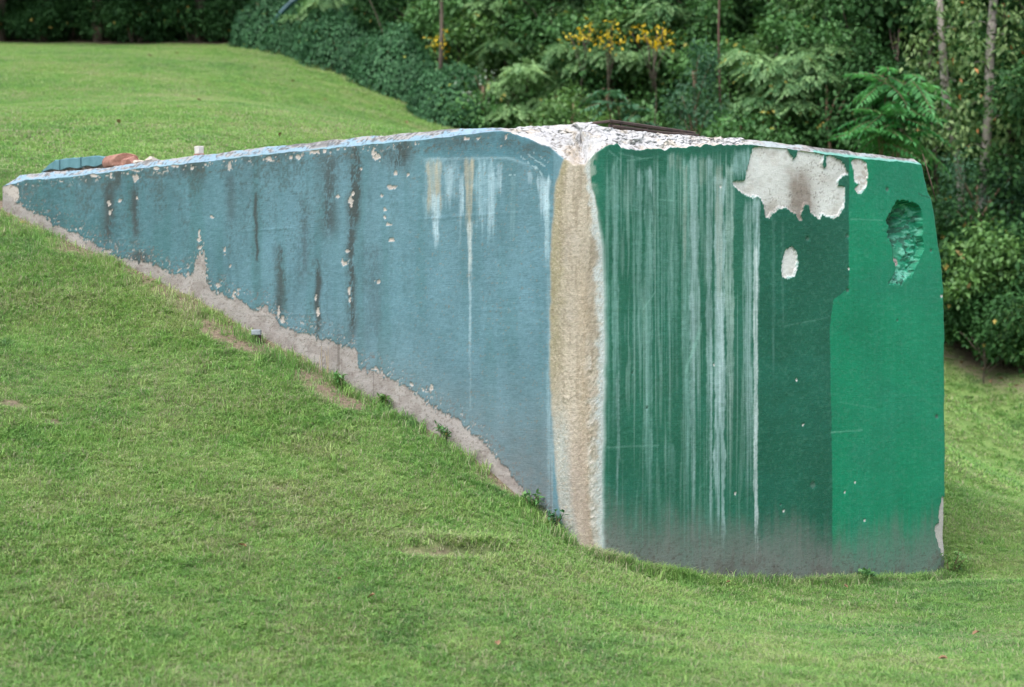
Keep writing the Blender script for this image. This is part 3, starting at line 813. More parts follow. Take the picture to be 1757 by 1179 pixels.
    fl = [isR & face & in_poly(w2x, w2y, q) for q in (PA, PB, PC, PD)]
    anyf = fl[0] | fl[1] | fl[2] | fl[3]
    put(anyf * 1.0, (0.58, 0.58, 0.575), 0.85, 0.5)
    inner = np.zeros(px.shape, bool)
    for q_ in (PA, PB, PC):
        cxm = sum(a for a, b in q_) / len(q_)
        inner |= in_poly(w2x + 1.2 + 5 * (n_md - 0.5), w2y + 2.6 + 5 * (n_hi - 0.5), q_) & in_poly(w2x - 1.5, w2y + 1.0, q_)
    ring = (anyf & ~inner & ~fl[3]).astype(float)
    put(ring * (0.35 + 0.5 * n_md), (0.5, 0.6, 0.62), 0.7, 0.3)
    put(ring * (n_hi > 0.56) * 0.8, (0.26, 0.42, 0.4), 0.6, 0.3)
    put(fl[3] * 1.0, (0.42, 0.4, 0.38), 0.9, 0.7)
    put(anyf * 0.6 * sst(0.5, 0.75, n_md), (0.5, 0.475, 0.455))
    put(fl[0] * np.clip(1.5 * np.exp(-((px - 1376 + 10 * (n_md - 0.5)) / 18) ** 2) * sst(270, 330, py) * (0.5 + 0.8 * fbm(px / 5, py / 40, 3, 70)), 0, 0.85), (0.2, 0.155, 0.13), 0.9)
    put(fl[0] * 0.6 * np.exp(-((px - 1325) / 14) ** 2 - ((py - 358) / 14) ** 2), (0.26, 0.21, 0.18), 0.9)
    put(fl[0] * 0.28 * sst(0.44, 0.66, fbm(px / 20, py / 12, 5, 78)), (0.36, 0.335, 0.32), 0.9)
    put(fl[0] * 0.6 * (fbm(px / 2.2, py / 2.2, 3, 72) > 0.68) * sst(0.48, 0.62, fbm(px / 26, py / 26, 3, 73)), (0.14, 0.12, 0.105), 0.9)
    put(fl[0] * 0.3 * (fbm(px / 9, py / 3.2, 3, 74) > 0.68), (0.3, 0.27, 0.25), 0.9)
    put(fl[1] * 0.6 * (fbm(px / 6, py / 5, 3, 75) > 0.55), (0.36, 0.3, 0.27), 0.9)
    put(fl[0] * 0.4 * (1 - sst(252, 275, py)) * (n_md > 0.42), (0.3, 0.26, 0.23))
    run(1296, 1304, 262, 345, (0.55, 0.57, 0.58), 0.5, 2, 0, 76)
    off -= 0.006 * anyf + 0.004 * (anyf * (1 - ring)) - 0.004 * ring * n_md
    # thin blistered lip of paint round the patches
    # small nicks
    for cx, cy, r, c in [(a_, b_, r_ * 0.75, c_) for a_, b_, r_, c_ in [(1386, 410, 4, 0), (1455, 405, 4, 0), (1457, 461, 2.5, 1), (1455, 498, 4, 0), (1367, 652, 2.5, 1), (1378, 729, 2.5, 1), (1450, 845, 2.5, 1), (1484, 893, 2.5, 1), (1262, 847, 3, 1), (1225, 626, 2, 1), (1608, 715, 4, 0), (1395, 832, 6, 0),
                         (1523, 325, 4, 0), (1237, 320, 2.5, 1), (1598, 430, 3, 0), (1616, 508, 3, 1), (1540, 550, 2, 0), (1467, 828, 2, 1), (1345, 877, 2.5, 1), (1340, 866, 2, 0), (1110, 700, 2.5, 0), (1085, 640, 2, 0)]]:
        m = isR * face * np.exp(-((px - cx) / r) ** 2 - ((py - cy) / (r * 1.2)) ** 2)
        put((m > 0.4) * 1.0, (0.5, 0.5, 0.48) if c else (0.05, 0.12, 0.09), 0.8)
        off -= 0.008 * m
    # the spalled hole
    HO = [(1541, 346), (1560, 347), (1577, 355), (1583, 370), (1582, 400), (1583, 430), (1575, 448), (1568, 465), (1560, 475), (1548, 488), (1525, 484), (1535, 472), (1537, 460), (1533, 430), (1528, 415), (1522, 400), (1524, 375), (1535, 355)]
    hole = isR & face & in_poly(wx + 7 * (n_md - 0.5), wy + 7 * (n_hi - 0.5), HO)
    hm = np.clip(1.18 - np.hypot((px - 1555) / 32, (py - 405) / 66), 0, 1)
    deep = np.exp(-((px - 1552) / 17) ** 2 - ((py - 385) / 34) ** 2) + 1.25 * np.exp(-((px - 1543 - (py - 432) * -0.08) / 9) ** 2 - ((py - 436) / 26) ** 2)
    pits = np.abs(fbm(px / 7, py / 7, 4, 81) - 0.5) * 2
    off -= hole * (0.012 + 0.045 * sst(0, 0.3, hm) + 0.14 * np.clip(deep, 0, 1.3) - 0.03 * pits + 0.012 * (fbm(px / 2.6, py / 2.6, 2, 82) - 0.5))
    put(hole * 1.0, (0.012, 0.175, 0.1), 0.5, 0.7)
    put(hole * 0.75 * sst(0.18, 0.4, pits), (0.1, 0.34, 0.25), 0.45)
    put(hole * 0.7 * sst(452, 470, py) * (n_hi > 0.45), (0.13, 0.36, 0.29), 0.5)
    put(hole * 0.8 * (fbm(px / 6, py / 6, 3, 83) < 0.38), (0.015, 0.075, 0.05), 0.5)
    put(hole * 0.8 * sst(0.62, 0.95, deep) * sst(0.35, 0.55, n_md), (0.03, 0.05, 0.04), 0.9)  # deepest part painted dark, its inner shadow put into the colour
    pk = isR & in_poly(wx, wy, [(1535, 425), (1545, 428), (1553, 440), (1556, 452), (1550, 458), (1537, 460)])
    put(pk * 0.9, (0.24, 0.19, 0.19), 0.9, 0.8)
    # notches of the far edge and the cracks near it
    put(isR * face * 0.7 * (np.abs(py - (332 + (px - 1575) * 0.35) - 4 * (n_hi - 0.5)) < 1.0) * (px > 1575) * (px < 1605), (0.012, 0.06, 0.04))

    # ---------------- eroded corner strip
    xl = np.interp(py, [240, 290, 320, 420, 550, 650, 760, 860, 960], [985, 962, 952, 946, 944, 943, 950, 958, 985]) + 4 * (fbm(py / 25, py * 0, 3, 91) - 0.5) + 2.5 * (n_md - 0.5)
    xr = np.interp(py, [240, 285, 320, 360, 430, 520, 650, 760, 860, 960], [1015, 1012, 1016, 1024, 1033, 1037, 1036, 1034, 1032, 1034]) + 3 * (fbm(py / 20, py * 0, 3, 92) - 0.5) + 1.5 * (n_md - 0.5)
    cs = face * sst(-2.5, 4, px - xl) * (1 - sst(-2, 1.5, px - xr))
    put(cs, (0.325, 0.292, 0.238), 0.92, 1.0)
    put(cs * 0.75 * sst(0.46, 0.62, fbm(px / 6, py / 60, 4, 98)), (0.22, 0.19, 0.145))
    put(cs * 0.45 * sst(0.5, 0.7, fbm(px / 2.5, py / 2.5, 3, 101)), (0.2, 0.175, 0.14))
    put(cs * 0.5 * sst(0.5, 0.7, fbm(px / 16, py / 60, 4, 99)), (0.36, 0.33, 0.285))
    u = np.clip((px - xl) / np.maximum(xr - xl, 1), 0, 1)
    put(cs * 0.75 * (1 - sst(0.05, 0.36, u + 0.2 * (n_md - 0.5))) * (1 - sst(560, 760, py)), (0.235, 0.215, 0.13))
    put(cs * 0.32 * np.exp(-((u - 0.62) / 0.12) ** 2) * sst(420, 520, py) * (0.4 + 0.9 * vlines), (0.28, 0.205, 0.12))
    put(cs * 0.85 * sst(0.8, 0.95, u + 0.25 * (n_md - 0.5)), (0.42, 0.475, 0.49), 0.85)
    put(cs * 0.45 * sst(680, 820, py) * (1 - sst(0.6, 0.75, u)) * sst(0.2, 0.3, u), (0.3, 0.25, 0.225))
    put(cs * 0.5 * (1 - sst(0.2, 0.4, u)) * sst(660, 760, py), (0.3, 0.36, 0.37))
    put(cs * 0.7 * sst(0.68, 0.8, u) * sst(740, 840, py) * (0.5 + 0.6 * n_md), (0.36, 0.39, 0.37))
    put(cs * 0.35 * (n_hi < 0.36), (0.2, 0.165, 0.125))
    put(cs * 0.5 * (fbm(px / 4, py / 2.4, 3, 93) > 0.66), (0.38, 0.34, 0.275))
    off += cs * (0.003 * (fbm(px / 14, py / 26, 4, 94) - 0.5) + 0.0046 * (fbm(px / 2.1, py / 2.0, 2, 95) - 0.5))
    crust = cs * np.exp(-((u - 0.76) / 0.08) ** 2) * sst(560, 640, py) * (1 - sst(900, 940, py))
    off += crust * 0.009 * np.clip(fbm(px / 3.6, py / 4.6, 4, 96) - 0.42, 0, 1) * 2
    put(crust * 0.6 * (n_md > 0.5), (0.42, 0.41, 0.38))
    cm = cs * np.exp(-((u - 0.35) / 0.2) ** 2) * np.exp(-((py - 690) / 60) ** 2)
    off += cm * 0.008 * np.clip(fbm(px / 3.4, py / 3.4, 4, 97) - 0.48, 0, 1) * 2
    # grey-white fringe right of the strip
    put(face * 0.55 * np.exp(-((px - xr - 1) / 3.5) ** 2) * sst(330, 420, py), (0.38, 0.47, 0.47))
    put(face * 0.6 * np.exp(-((px - xr - 4) / 6) ** 2) * (1 - sst(290, 350, py)) * (n_md > 0.45), (0.28, 0.34, 0.3))

    # ---------------- chamfer and broken crest
    bk = brk > 0
    inbreak = sst(850, 885, px + 8 * (n_md - 0.5)) * (1 - sst(1272, 1300, px + 10 * (n_md - 0.5)))
    inbreak = np.where((lab == 'endwall')[None, :] | (lab == 'cap')[None, :], 0, inbreak) * bk
    pale = np.where((px < 1000)[..., None], np.array([0.19, 0.29, 0.37]), np.array([0.3, 0.345, 0.36]))
    col = np.where(bk[..., None], pale, col)
    rough = np.where(bk, 0.8, rough); grit = np.where(bk, 0.6, grit)
    la = fbm(Sg * 16, brk * 2.5, 4, 110); lb = fbm(Sg * 55, brk * 4, 3, 111); lc = fbm(Sg * 3.2, brk * 1.2, 3, 112)
    put(bk * 0.85 * sst(0.46, 0.6, la * 0.6 + lc * 0.4 + 0.2 * (brk - 0.5)), (0.28, 0.262, 0.25))
    put(bk * 0.8 * sst(0.5, 0.62, lb * 0.5 + lc * 0.5) * sst(0.1, 0.5, brk), (0.11, 0.11, 0.11))
    put(bk * 0.5 * (lb > 0.66), (0.06, 0.06, 0.06))
    put(bk * 0.8 * (1 - sst(0.05, 0.3, brk)) * (lc > 0.4) * (px < 1000), (0.15, 0.27, 0.33))
    put(bk * 0.75 * (px > 1395) * (1 - sst(0.2, 0.55, brk + 0.3 * (lb - 0.5))), (0.1, 0.36, 0.29))
    dv = np.clip((Z - zlow[None, :]) * 1.4, 0, 1)
    rs, rv = Sg, brk * (inset[None, :] * 1.3 + 0.1)
    big = fbm(rs * 11, rv * 11, 3, 121); lump = np.abs(fbm(rs * 24, rv * 24, 3, 122) - 0.5) * 2; fin = fbm(rs * 70, rv * 70, 2, 123)
    amp = inbreak * sst(0, 0.25, brk) * (1 - 0.5 * sst(0.85, 1.0, brk))
    put(inbreak, (0.36, 0.366, 0.378), 0.95, 0.8)
    put(inbreak * 0.65 * sst(0.5, 0.68, fbm(rs * 9, rv * 9, 3, 124)), (0.36, 0.315, 0.25), 0.95)
    put(inbreak * 0.85 * sst(0.24, 0.06, lump) * (fin > 0.4) * sst(0.4, 0.55, fbm(rs * 6, rv * 6, 3, 126)), (0.13, 0.12, 0.11), 0.95)
    put(inbreak * 0.6 * (fbm(rs * 36, rv * 36, 3, 125) > 0.6), (0.47, 0.475, 0.487), 0.95)
    put(inbreak * 0.55 * np.exp(-((px - 985) / 14) ** 2) * (1 - sst(0.1, 0.4, brk)), (0.3, 0.24, 0.17), 0.95)
    off += amp * (0.06 * (big - 0.5) + 0.034 * (lump - 0.35) + 0.016 * (fin - 0.5))
    zoff = amp * (0.03 * (fbm(rs * 13, rv * 13, 3, 131) - 0.5) + 0.02 * (fbm(rs * 40, rv * 40, 2, 132) - 0.5))
    off += np.where(bk, (1 - inbreak) * 0.006 * (fbm(Sg * 25, brk * 3, 3, 133) - 0.5), 0)
    for zk, sd in ((2.42, 1), (1.80, 2), (1.18, 3), (0.56, 4)):
        zz = Z - zk - 0.012 * (fbm(Sg * 1.5, Z * 0, 3, 160 + sd) - 0.5) - 0.02 * Sg / 10
        off += face * (left * 0.0022 + isR * 0.0008) * np.exp(-(zz / 0.008) ** 2) * sst(0.45, 0.6, fbm(Sg * 0.9, Z * 0 + sd, 3, 170 + sd))
    # gentle waviness of the faces
    off += 0.010 * (fbm(Sg * 1.1, Z * 1.1, 3, 141) - 0.5) + 0.0022 * (fbm(Sg * 18, Z * 40, 3, 142) - 0.5)
    off += np.where(bk, 0, 0.0014 * (fbm(px / 2.2, py / 2.2, 2, 143) - 0.5))

    V = np.stack([X + N[None, :, 0] * off, Yy + N[None, :, 1] * off, Z + zoff], -1)
    nr = nf + nb
    # normals of the whole surface, so that the separate parts shade as one
    du = np.gradient(V, axis=1); dvv = np.gradient(V, axis=0)
    NN = np.cross(du, dvv); NN /= np.maximum(np.linalg.norm(NN, axis=2, keepdims=True), 1e-9)
    gh = gz(P[:, 0] + N[:, 0] * 0.05, P[:, 1] + N[:, 1] * 0.05)
    idx = np.arange(nr * nc).reshape(nr, nc)
    Q = np.stack([idx[:-1, :-1], idx[:-1, 1:], idx[1:, 1:], idx[1:, :-1]], -1)
    keep = Z[1:, :-1] > np.minimum(gh[:-1], gh[1:])[None, :] - 0.30
    cen = lambda a: a[:-1, :-1]
    reg = np.full(Q.shape[:2], 0)
    names = ['blue_face', 'bare_footing_strip', 'corner_strip', 'dark_green_face', 'light_green_face', 'bare_patch', 'bare_patch', 'bare_patch', 'bare_patch', 'spalled_hole', 'broken_crest', 'chamfered_edge', 'end_wall']
    labels = [None, 'bare concrete strip along the ground under the blue paint', None, None, None, 'large flaked patch with a brown stain high on the green', 'small curved flaked patch under the top edge',
              'small oval flaked patch below the large one', 'flaked sliver at the lower far edge', None, None, None, None]
    reg[cen(strip_face) > 0] = 1
    reg[cen(isR.astype(float)) > 0] = 3
    reg[cen(lightm) > 0.5] = 4
    reg[cen(cs) > 0.5] = 2
    for k in range(4): reg[cen(fl[k])] = 5 + k
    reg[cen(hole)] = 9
    reg[cen(bk.astype(float)) > 0] = 11
    reg[(cen(inbreak) > 0.5)] = 10
    reg[np.broadcast_to((ew[:-1])[None, :], reg.shape)] = 12
    base = np.array([C0[0], C0[1], 0.3])
    root = thing('concrete_block', 'massive concrete block painted blue and green with a broken corner, set into the grass bank', 'concrete block', tuple(base))
    Vf = V.reshape(-1, 3) - base; Nf = NN.reshape(-1, 3); Cf = np.concatenate([col.reshape(-1, 3), np.ones((nr * nc, 1))], 1); Rf = rough.ravel(); Gf = grit.ravel()
    made = {}
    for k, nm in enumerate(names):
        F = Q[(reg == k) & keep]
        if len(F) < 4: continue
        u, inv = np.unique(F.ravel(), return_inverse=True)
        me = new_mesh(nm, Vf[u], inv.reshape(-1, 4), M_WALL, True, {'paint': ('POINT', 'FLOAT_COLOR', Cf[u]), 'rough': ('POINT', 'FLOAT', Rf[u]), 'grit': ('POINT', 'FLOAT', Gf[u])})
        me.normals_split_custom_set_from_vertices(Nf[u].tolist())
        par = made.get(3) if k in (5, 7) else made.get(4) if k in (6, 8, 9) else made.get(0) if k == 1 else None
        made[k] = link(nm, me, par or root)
        if labels[k]: made[k]['label'] = labels[k]
    # flat top and the rear, closing the mass
    t0 = V[-1]
    cen_p = np.array([C0 + DL * 3.2 + DR * 2.0])[0]
    rows = [t0]
    for q, dz in ((0.06, -0.03), (0.25, -0.02), (0.6, -0.01), (1.0, 0.0)):
        r = t0.copy(); r[:, :2] += (cen_p - t0[:, :2]) * q; r[:, 2] = (t0[:, 2] * (1 - q) + 2.97 * q) + dz; rows.append(r)
    TV = np.concatenate(rows) - base
    ix = np.arange(len(TV)).reshape(len(rows), nc)[:, ::1]
    TF = np.stack([ix[:-1, :-1], ix[:-1, 1:], ix[1:, 1:], ix[1:, :-1]], -1).reshape(-1, 4)
    n = len(TV)
    x_, y_ = TV[:, 0], TV[:, 1]
    tc = 0.3 + 0.14 * (fbm(x_ * 3, y_ * 3, 4, 151)); tc = np.stack([tc, tc * 0.96, tc * 0.92, np.ones(n)], 1)
    me = new_mesh('top_slab', TV, TF, M_WALL, True, {'paint': ('POINT', 'FLOAT_COLOR', tc), 'rough': ('POINT', 'FLOAT', np.full(n, 0.9)), 'grit': ('POINT', 'FLOAT', np.full(n, 0.8))})
    link('top_slab', me, root)
    a, b_ = V[0, 0, :2], V[0, -1, :2]
    q = np.array([[a[0], a[1], 0], [b_[0], b_[1], 0], [b_[0], b_[1], 2.97], [a[0], a[1], 2.95]]) - base
    q2 = q.copy(); q2[:, :2] += (cen_p - (a + b_) / 2) / np.linalg.norm(cen_p - (a + b_) / 2) * 0.3
    VV = np.concatenate([q, q2])
    FF = np.array([[1, 0, 3, 2], [4, 5, 6, 7], [3, 7, 6, 2], [0, 1, 5, 4], [0, 4, 7, 3], [1, 2, 6, 5]])
    me = new_mesh('rear_wall', VV, FF, M_WALL, False, {'paint': ('POINT', 'FLOAT_COLOR', np.tile([0.32, 0.3, 0.28, 1.0], (8, 1))), 'rough': ('POINT', 'FLOAT', np.full(8, 0.9)), 'grit': ('POINT', 'FLOAT', np.full(8, 0.8))})
    link('rear_wall', me, root)
    return V


WALL_V = build_block()

# ------------------------------------------------------------------ things lying on the block
U3 = lambda d, s=1.0: Vector((d[0] * s, d[1] * s, 0))
UP = Vector((0, 0, 1))


def top_pt(px, back, h=0.0, right=False, py=None, z=None):
    P = on_right(px) if right else on_left(px)
    n = NR if right else NL
    P = P - n * back
    if z is None:
        z = EYE + (CY - py) / FPX * P[1]
    return Vector((P[0], P[1], z + h))


# remnant of a masonry course: three blue-painted blocks, then broken brick and mortar
def masonry():
    a = top_pt(52, 0.13, py=293.5); b = top_pt(162, 0.13, py=283.5)
    root = thing('masonry_course', 'low remnant of blue painted masonry blocks on the far left top of the wall', 'masonry remnant', tuple(a))
    d = b - a
    L = d.length; d.normalize()
    n = Vector((-NL[0], -NL[1], 0))
    tops = [(50, 295), (56, 289), (64, 281), (74, 274.5), (86, 272.5), (100, 271), (130, 269), (147, 266.5), (156, 268), (163, 271)]
    edges = [(51, 81.6), (84.2, 117.6), (120.4, 163)]
    for e0, e1 in edges:
        v = []; f = []
        ns_ = 9
        for j in range(ns_):
            q = e0 + (e1 - e0) * j / (ns_ - 1)
            bq = top_pt(q, 0.11, py=np.interp(q, [50, 163], [295.5, 284.5])) - a
            tq = top_pt(q, 0.11, py=tab(tops, q) + 0.5 * math.sin(q)) - a
            tq.z = max(tq.z, bq.z + 0.008)
            v += [bq + UP * (0.012 + 0.008 * math.sin(q * 0.21)), tq - UP * 0.008, tq + n * 0.012, tq + n * 0.11 + UP * random.uniform(-0.012, 0.004), bq + n * 0.11]
        for j in range(ns_ - 1):
            for m in range(5):
                f.append((j * 5 + m, j * 5 + (m + 1) % 5, (j + 1) * 5 + (m + 1) % 5, (j + 1) * 5 + m))
        f.append(tuple(range(5))[::-1]); f.append(tuple((ns_ - 1) * 5 + m for m in range(5)))
        mb = MB(); mb.v = v; mb.f = f
        mb.build('block', M_BLUEBLOCK, root)
    mb = MB()
    for j in range(14):
        s = (j + 0.5) / 14 * L
        mb.box(d * s + n * 0.082 - UP * 0.012, d * L / 30, n * 0.075, UP * (0.022 + random.uniform(-0.004, 0.004)), 0.006)
    mb.build('mortar_bed', mat_simple('dark_stained_mortar', (0.03, 0.028, 0.026), (0.16, 0.14, 0.12), 25, 0.95), root)


masonry()


def rough_lump(name, mat, c, dims, seed, label, cat, group=None, rot=0.4):
    import bmesh
    bm = bmesh.new()
    bmesh.ops.create_icosphere(bm, subdivisions=4, radius=1.0)
    rs = np.random.default_rng(seed)
    cuts = rs.normal(size=(9, 3)); cuts /= np.linalg.norm(cuts, axis=1)[:, None]
    lim = rs.uniform(0.5, 0.85, 9)
    co = np.array([v.co[:] for v in bm.verts])
    for c_, l_ in zip(cuts, lim):
        dd = co @ c_; co -= np.maximum(dd - l_, 0)[:, None] * c_[None, :]
    co *= (1 + 0.12 * (fbm(co[:, 0] * 4 + co[:, 2] * 3, co[:, 1] * 4 - co[:, 2] * 2, 3, seed)[:, None] - 0.5))
    cr, sr = math.cos(rot), math.sin(rot)
    co = co * np.array(dims)[None]
    co = np.stack([co[:, 0] * cr - co[:, 1] * sr, co[:, 0] * sr + co[:, 1] * cr, co[:, 2]], 1)
    for v, q in zip(bm.verts, co): v.co = q
    me = bpy.data.meshes.new(name); bm.to_mesh(me); bm.free()
    me.materials.append(mat)
    return tag(link(name, me, None, tuple(c)), label, cat, group)


ang = math.atan2(DL[1], DL[0])
rough_lump('broken_brick', M_BRICK, top_pt(181, 0.14, py=277.5), (0.22, 0.09, 0.085), 4, 'broken red brick lump against the end of the blue masonry blocks', 'brick', rot=ang)
rough_lump('broken_brick', M_BRICK, top_pt(200, 0.13, py=277), (0.09, 0.07, 0.06), 14, 'smaller rounded piece of red brick beside the mortar crumbs', 'brick', rot=ang)
rough_lump('mortar_lump', M_MORTAR, top_pt(231, 0.16, py=274), (0.055, 0.05, 0.035), 8, 'pale mortar lump farthest from the blue blocks, with a dark foot', 'rubble', 'mortar lumps on the wall top', rot=0.8)
rough_lump('mortar_lump', M_MORTAR, top_pt(212, 0.15, py=279), (0.09, 0.06, 0.022), 9, 'low flat mortar crust beside the broken red brick', 'rubble', 'mortar lumps on the wall top', rot=ang)
st = MB().box((0, 0, 0), U3(DL, 0.027), U3(NL, 0.027), UP * 0.031, 0.003).build('cut_stone', M_PALESTONE, None, tuple(top_pt(320, 0.12, py=258)))
bevel(st, 0.005); tag(st, 'small pale square stone standing on the blue wall top', 'stone')
st2 = MB().box((0, 0, 0), U3(DL, 0.03), U3(NL, 0.028), UP * 0.016, 0.004).build('mortar_foot', M_BRICK, None, (0, 0, -0.043)); st2.parent = st


# rusted steel frame lying behind the broken crest
def rail():
    root = thing('steel_rail', 'rusty dark steel rail bent over the block top behind the broken crest', 'steel rail', at(1047, 225, 13.1))
    o = Vector(root.location)
    A = Vector(at(1006, 213, 13.15)) - o; B = Vector(at(1047, 208, 13.1)) - o; Cc = Vector(at(1192, 229, 13.75)) - o
    mb = MB()
    mb.tube([A, B], 0.010, 6); mb.tube([B, B * 0.5 + Cc * 0.5, Cc], 0.013, 6)
    mb.build('top_bar', M_RUST, root)
    n = Vector((NR[0], NR[1], 0))
    mb = MB(); lo = [B + UP * -0.035 + n * 0.03, (B + Cc) * 0.5 + UP * -0.034 + n * 0.03, Cc + UP * -0.015 + n * 0.03]
    mb.tube(lo, 0.009, 6); mb.build('lower_bar', M_RUST, root)
    d = (Cc - B)
    for q in (0.12, 0.42, 0.72):
        MB().tube([B + d * q, B + d * q - UP * 0.07], 0.008, 6).build('post', M_RUST, root)
    mb = MB()
    c = B + d * 0.42 - UP * 0.045 - n * 0.012
    mb.box(c, d * 0.42, n * 0.006, UP * 0.03)
    mb.build('web_plate', M_RUST, root)


rail()

# a capped pipe stub at the wall foot, and the faded blue pipe in the trees
Pp = on_left(462) + NL * 0.10
pz = float(gz([Pp[0]], [Pp[1]])[0])
pr = thing('pipe_stub', 'short grey capped pipe stub at the foot of the blue face', 'pipe', (Pp[0], Pp[1], pz))
MB().tube([(0, 0, -0.1), (0, 0, 0.07)], 0.022, 10).build('pipe', M_RUST, pr, smooth=False)
bevel(MB().box((-0.015, -0.005, 0.08), (0.036, 0.0, 0), (0, 0.03, 0), (0, 0, 0.022), 0.004).build('cap', M_PIPE, pr), 0.008)

# ------------------------------------------------------------------ grass
def blades_mesh(name, n, spread, hmin, hmax, wid, lean, seed, broad=False):
    r = np.random.default_rng(seed)
    V = []; F = []; T = []
    for i in range(n):
        a = r.uniform(0, 2 * math.pi); d = spread * math.sqrt(r.uniform())
        b = np.array([math.cos(a) * d, math.sin(a) * d, -0.012])
        ya = r.uniform(0, 2 * math.pi)
        dirv = np.array([math.cos(ya), math.sin(ya), 0]); sd = np.array([-dirv[1], dirv[0], 0])
        h = r.uniform(hmin, hmax); ln = r.uniform(*lean); w = wid * r.uniform(0.7, 1.25)
        t = r.uniform()
        k = len(V)
        if broad:
            st_ = b + dirv * h * 0.5 + np.array([0, 0, h])
            ax = dirv * math.cos(0.5) + np.array([0, 0, r.uniform(-0.3, 0.5)]); ax /= np.linalg.norm(ax)
            L = w * 2.4
            V += [st_, st_ + ax * L * 0.5 + sd * w, st_ + ax * L, st_ + ax * L * 0.5 - sd * w]
            F += [(k, k + 1, k + 2), (k, k + 2, k + 3)]; T += [t] * 4
            continue
        p1 = b + np.array([0, 0, h * 0.55]) + dirv * h * ln * 0.30
        p2 = b + np.array([0, 0, h * (1 - 0.35 * ln)]) + dirv * h * ln
        V += [b - sd * w * 0.5, b + sd * w * 0.5, p1 - sd * w * 0.45, p1 + sd * w * 0.45, p2]
        F += [(k, k + 1, k + 3), (k, k + 3, k + 2), (k + 2, k + 3, k + 4)]; T += [t] * 5
    return new_mesh(name, np.array(V), np.array(F), M_GRASS, True, {'tint': ('POINT', 'FLOAT', np.array(T))})


def scatter(name, pts, rot, scl, templates, kind='stuff'):
    """one object whose geometry nodes set one tuft on every point"""
    me = bpy.data.meshes.new(name)
    me.vertices.add(len(pts)); me.vertices.foreach_set('co', np.asarray(pts, np.float32).ravel())
    for an, arr in (('rz', rot), ('sc', scl)):
        a = me.attributes.new(an, 'FLOAT', 'POINT'); a.data.foreach_set('value', np.asarray(arr, np.float32))
    pk = me.attributes.new('pick', 'INT', 'POINT'); pk.data.foreach_set('value', RNG.integers(0, len(templates), len(pts)).astype(np.int32))
    o = link(name, me)
    ng = bpy.data.node_groups.new(name + '_nodes', 'GeometryNodeTree')
    ng.interface.new_socket('Geometry', in_out='INPUT', socket_type='NodeSocketGeometry')
    ng.interface.new_socket('Geometry', in_out='OUTPUT', socket_type='NodeSocketGeometry')
    N_ = ng.nodes; L_ = ng.links
    gi = N_.new('NodeGroupInput'); go = N_.new('NodeGroupOutput')
    gi_ = N_.new('GeometryNodeGeometryToInstance')
    for t in reversed(templates):
        oi = N_.new('GeometryNodeObjectInfo'); oi.inputs['Object'].default_value = t
        oi.inputs['As Instance'].default_value = True
        L_.new(oi.outputs['Geometry'], gi_.inputs[0])
    io = N_.new('GeometryNodeInstanceOnPoints'); io.inputs['Pick Instance'].default_value = True
    L_.new(gi.outputs[0], io.inputs['Points'])
    ji = N_.new('GeometryNodeJoinGeometry')
    for t in templates:
        pass
    # join the instances so that "pick" indexes them
    N_.remove(gi_)
    for n_ in list(N_):
        if n_.bl_idname == 'GeometryNodeObjectInfo':
            L_.new(n_.outputs['Geometry'], ji.inputs[0])
    L_.new(ji.outputs[0], io.inputs['Instance'])
    def named(nm, typ):
        q = N_.new('GeometryNodeInputNamedAttribute'); q.data_type = typ; q.inputs['Name'].default_value = nm
        return next(s for s in q.outputs if s.enabled and s.name == 'Attribute')
    L_.new(named('pick', 'INT'), io.inputs['Instance Index'])
    cb = N_.new('ShaderNodeCombineXYZ'); L_.new(named('rz', 'FLOAT'), cb.inputs[2])
    L_.new(cb.outputs[0], io.inputs['Rotation'])
    L_.new(named('sc', 'FLOAT'), io.inputs['Scale'])
    L_.new(io.outputs[0], go.inputs[0])
    md = o.modifiers.new('scatter', 'NODES'); md.node_group = ng
    return tag(o, kind=kind)


def template(name, me):
    o = bpy.data.objects.new(name, me)        # not linked to the scene: only a source for the scatter
    return o


BLOCK_POLY = [tuple(C0), tuple(C0 + DR * TR), tuple(C0 + DR * TR + DL * TL), tuple(C0 + DL * TL)]


def wall_dist(x, y):
    """distance in front of the two faces (negative inside)"""
    bl = (x - C0[0]) * NL[0] + (y - C0[1]) * NL[1]
    br = (x - C0[0]) * NR[0] + (y - C0[1]) * NR[1]
    tl = (x - C0[0]) * DL[0] + (y - C0[1]) * DL[1]
    tr = (x - C0[0]) * DR[0] + (y - C0[1]) * DR[1]
    ins = (tl > 0) & (tr > 0) & (tl < TL) & (tr < TR)
    return ins, bl, br


def lawn_points(n, y0, y1, margin):
    y = np.sqrt(RNG.uniform(y0 ** 2, y1 ** 2, n))
    hw = 0.2597 * y + margin
    x = RNG.uniform(-1, 1, n) * hw
    return x, y


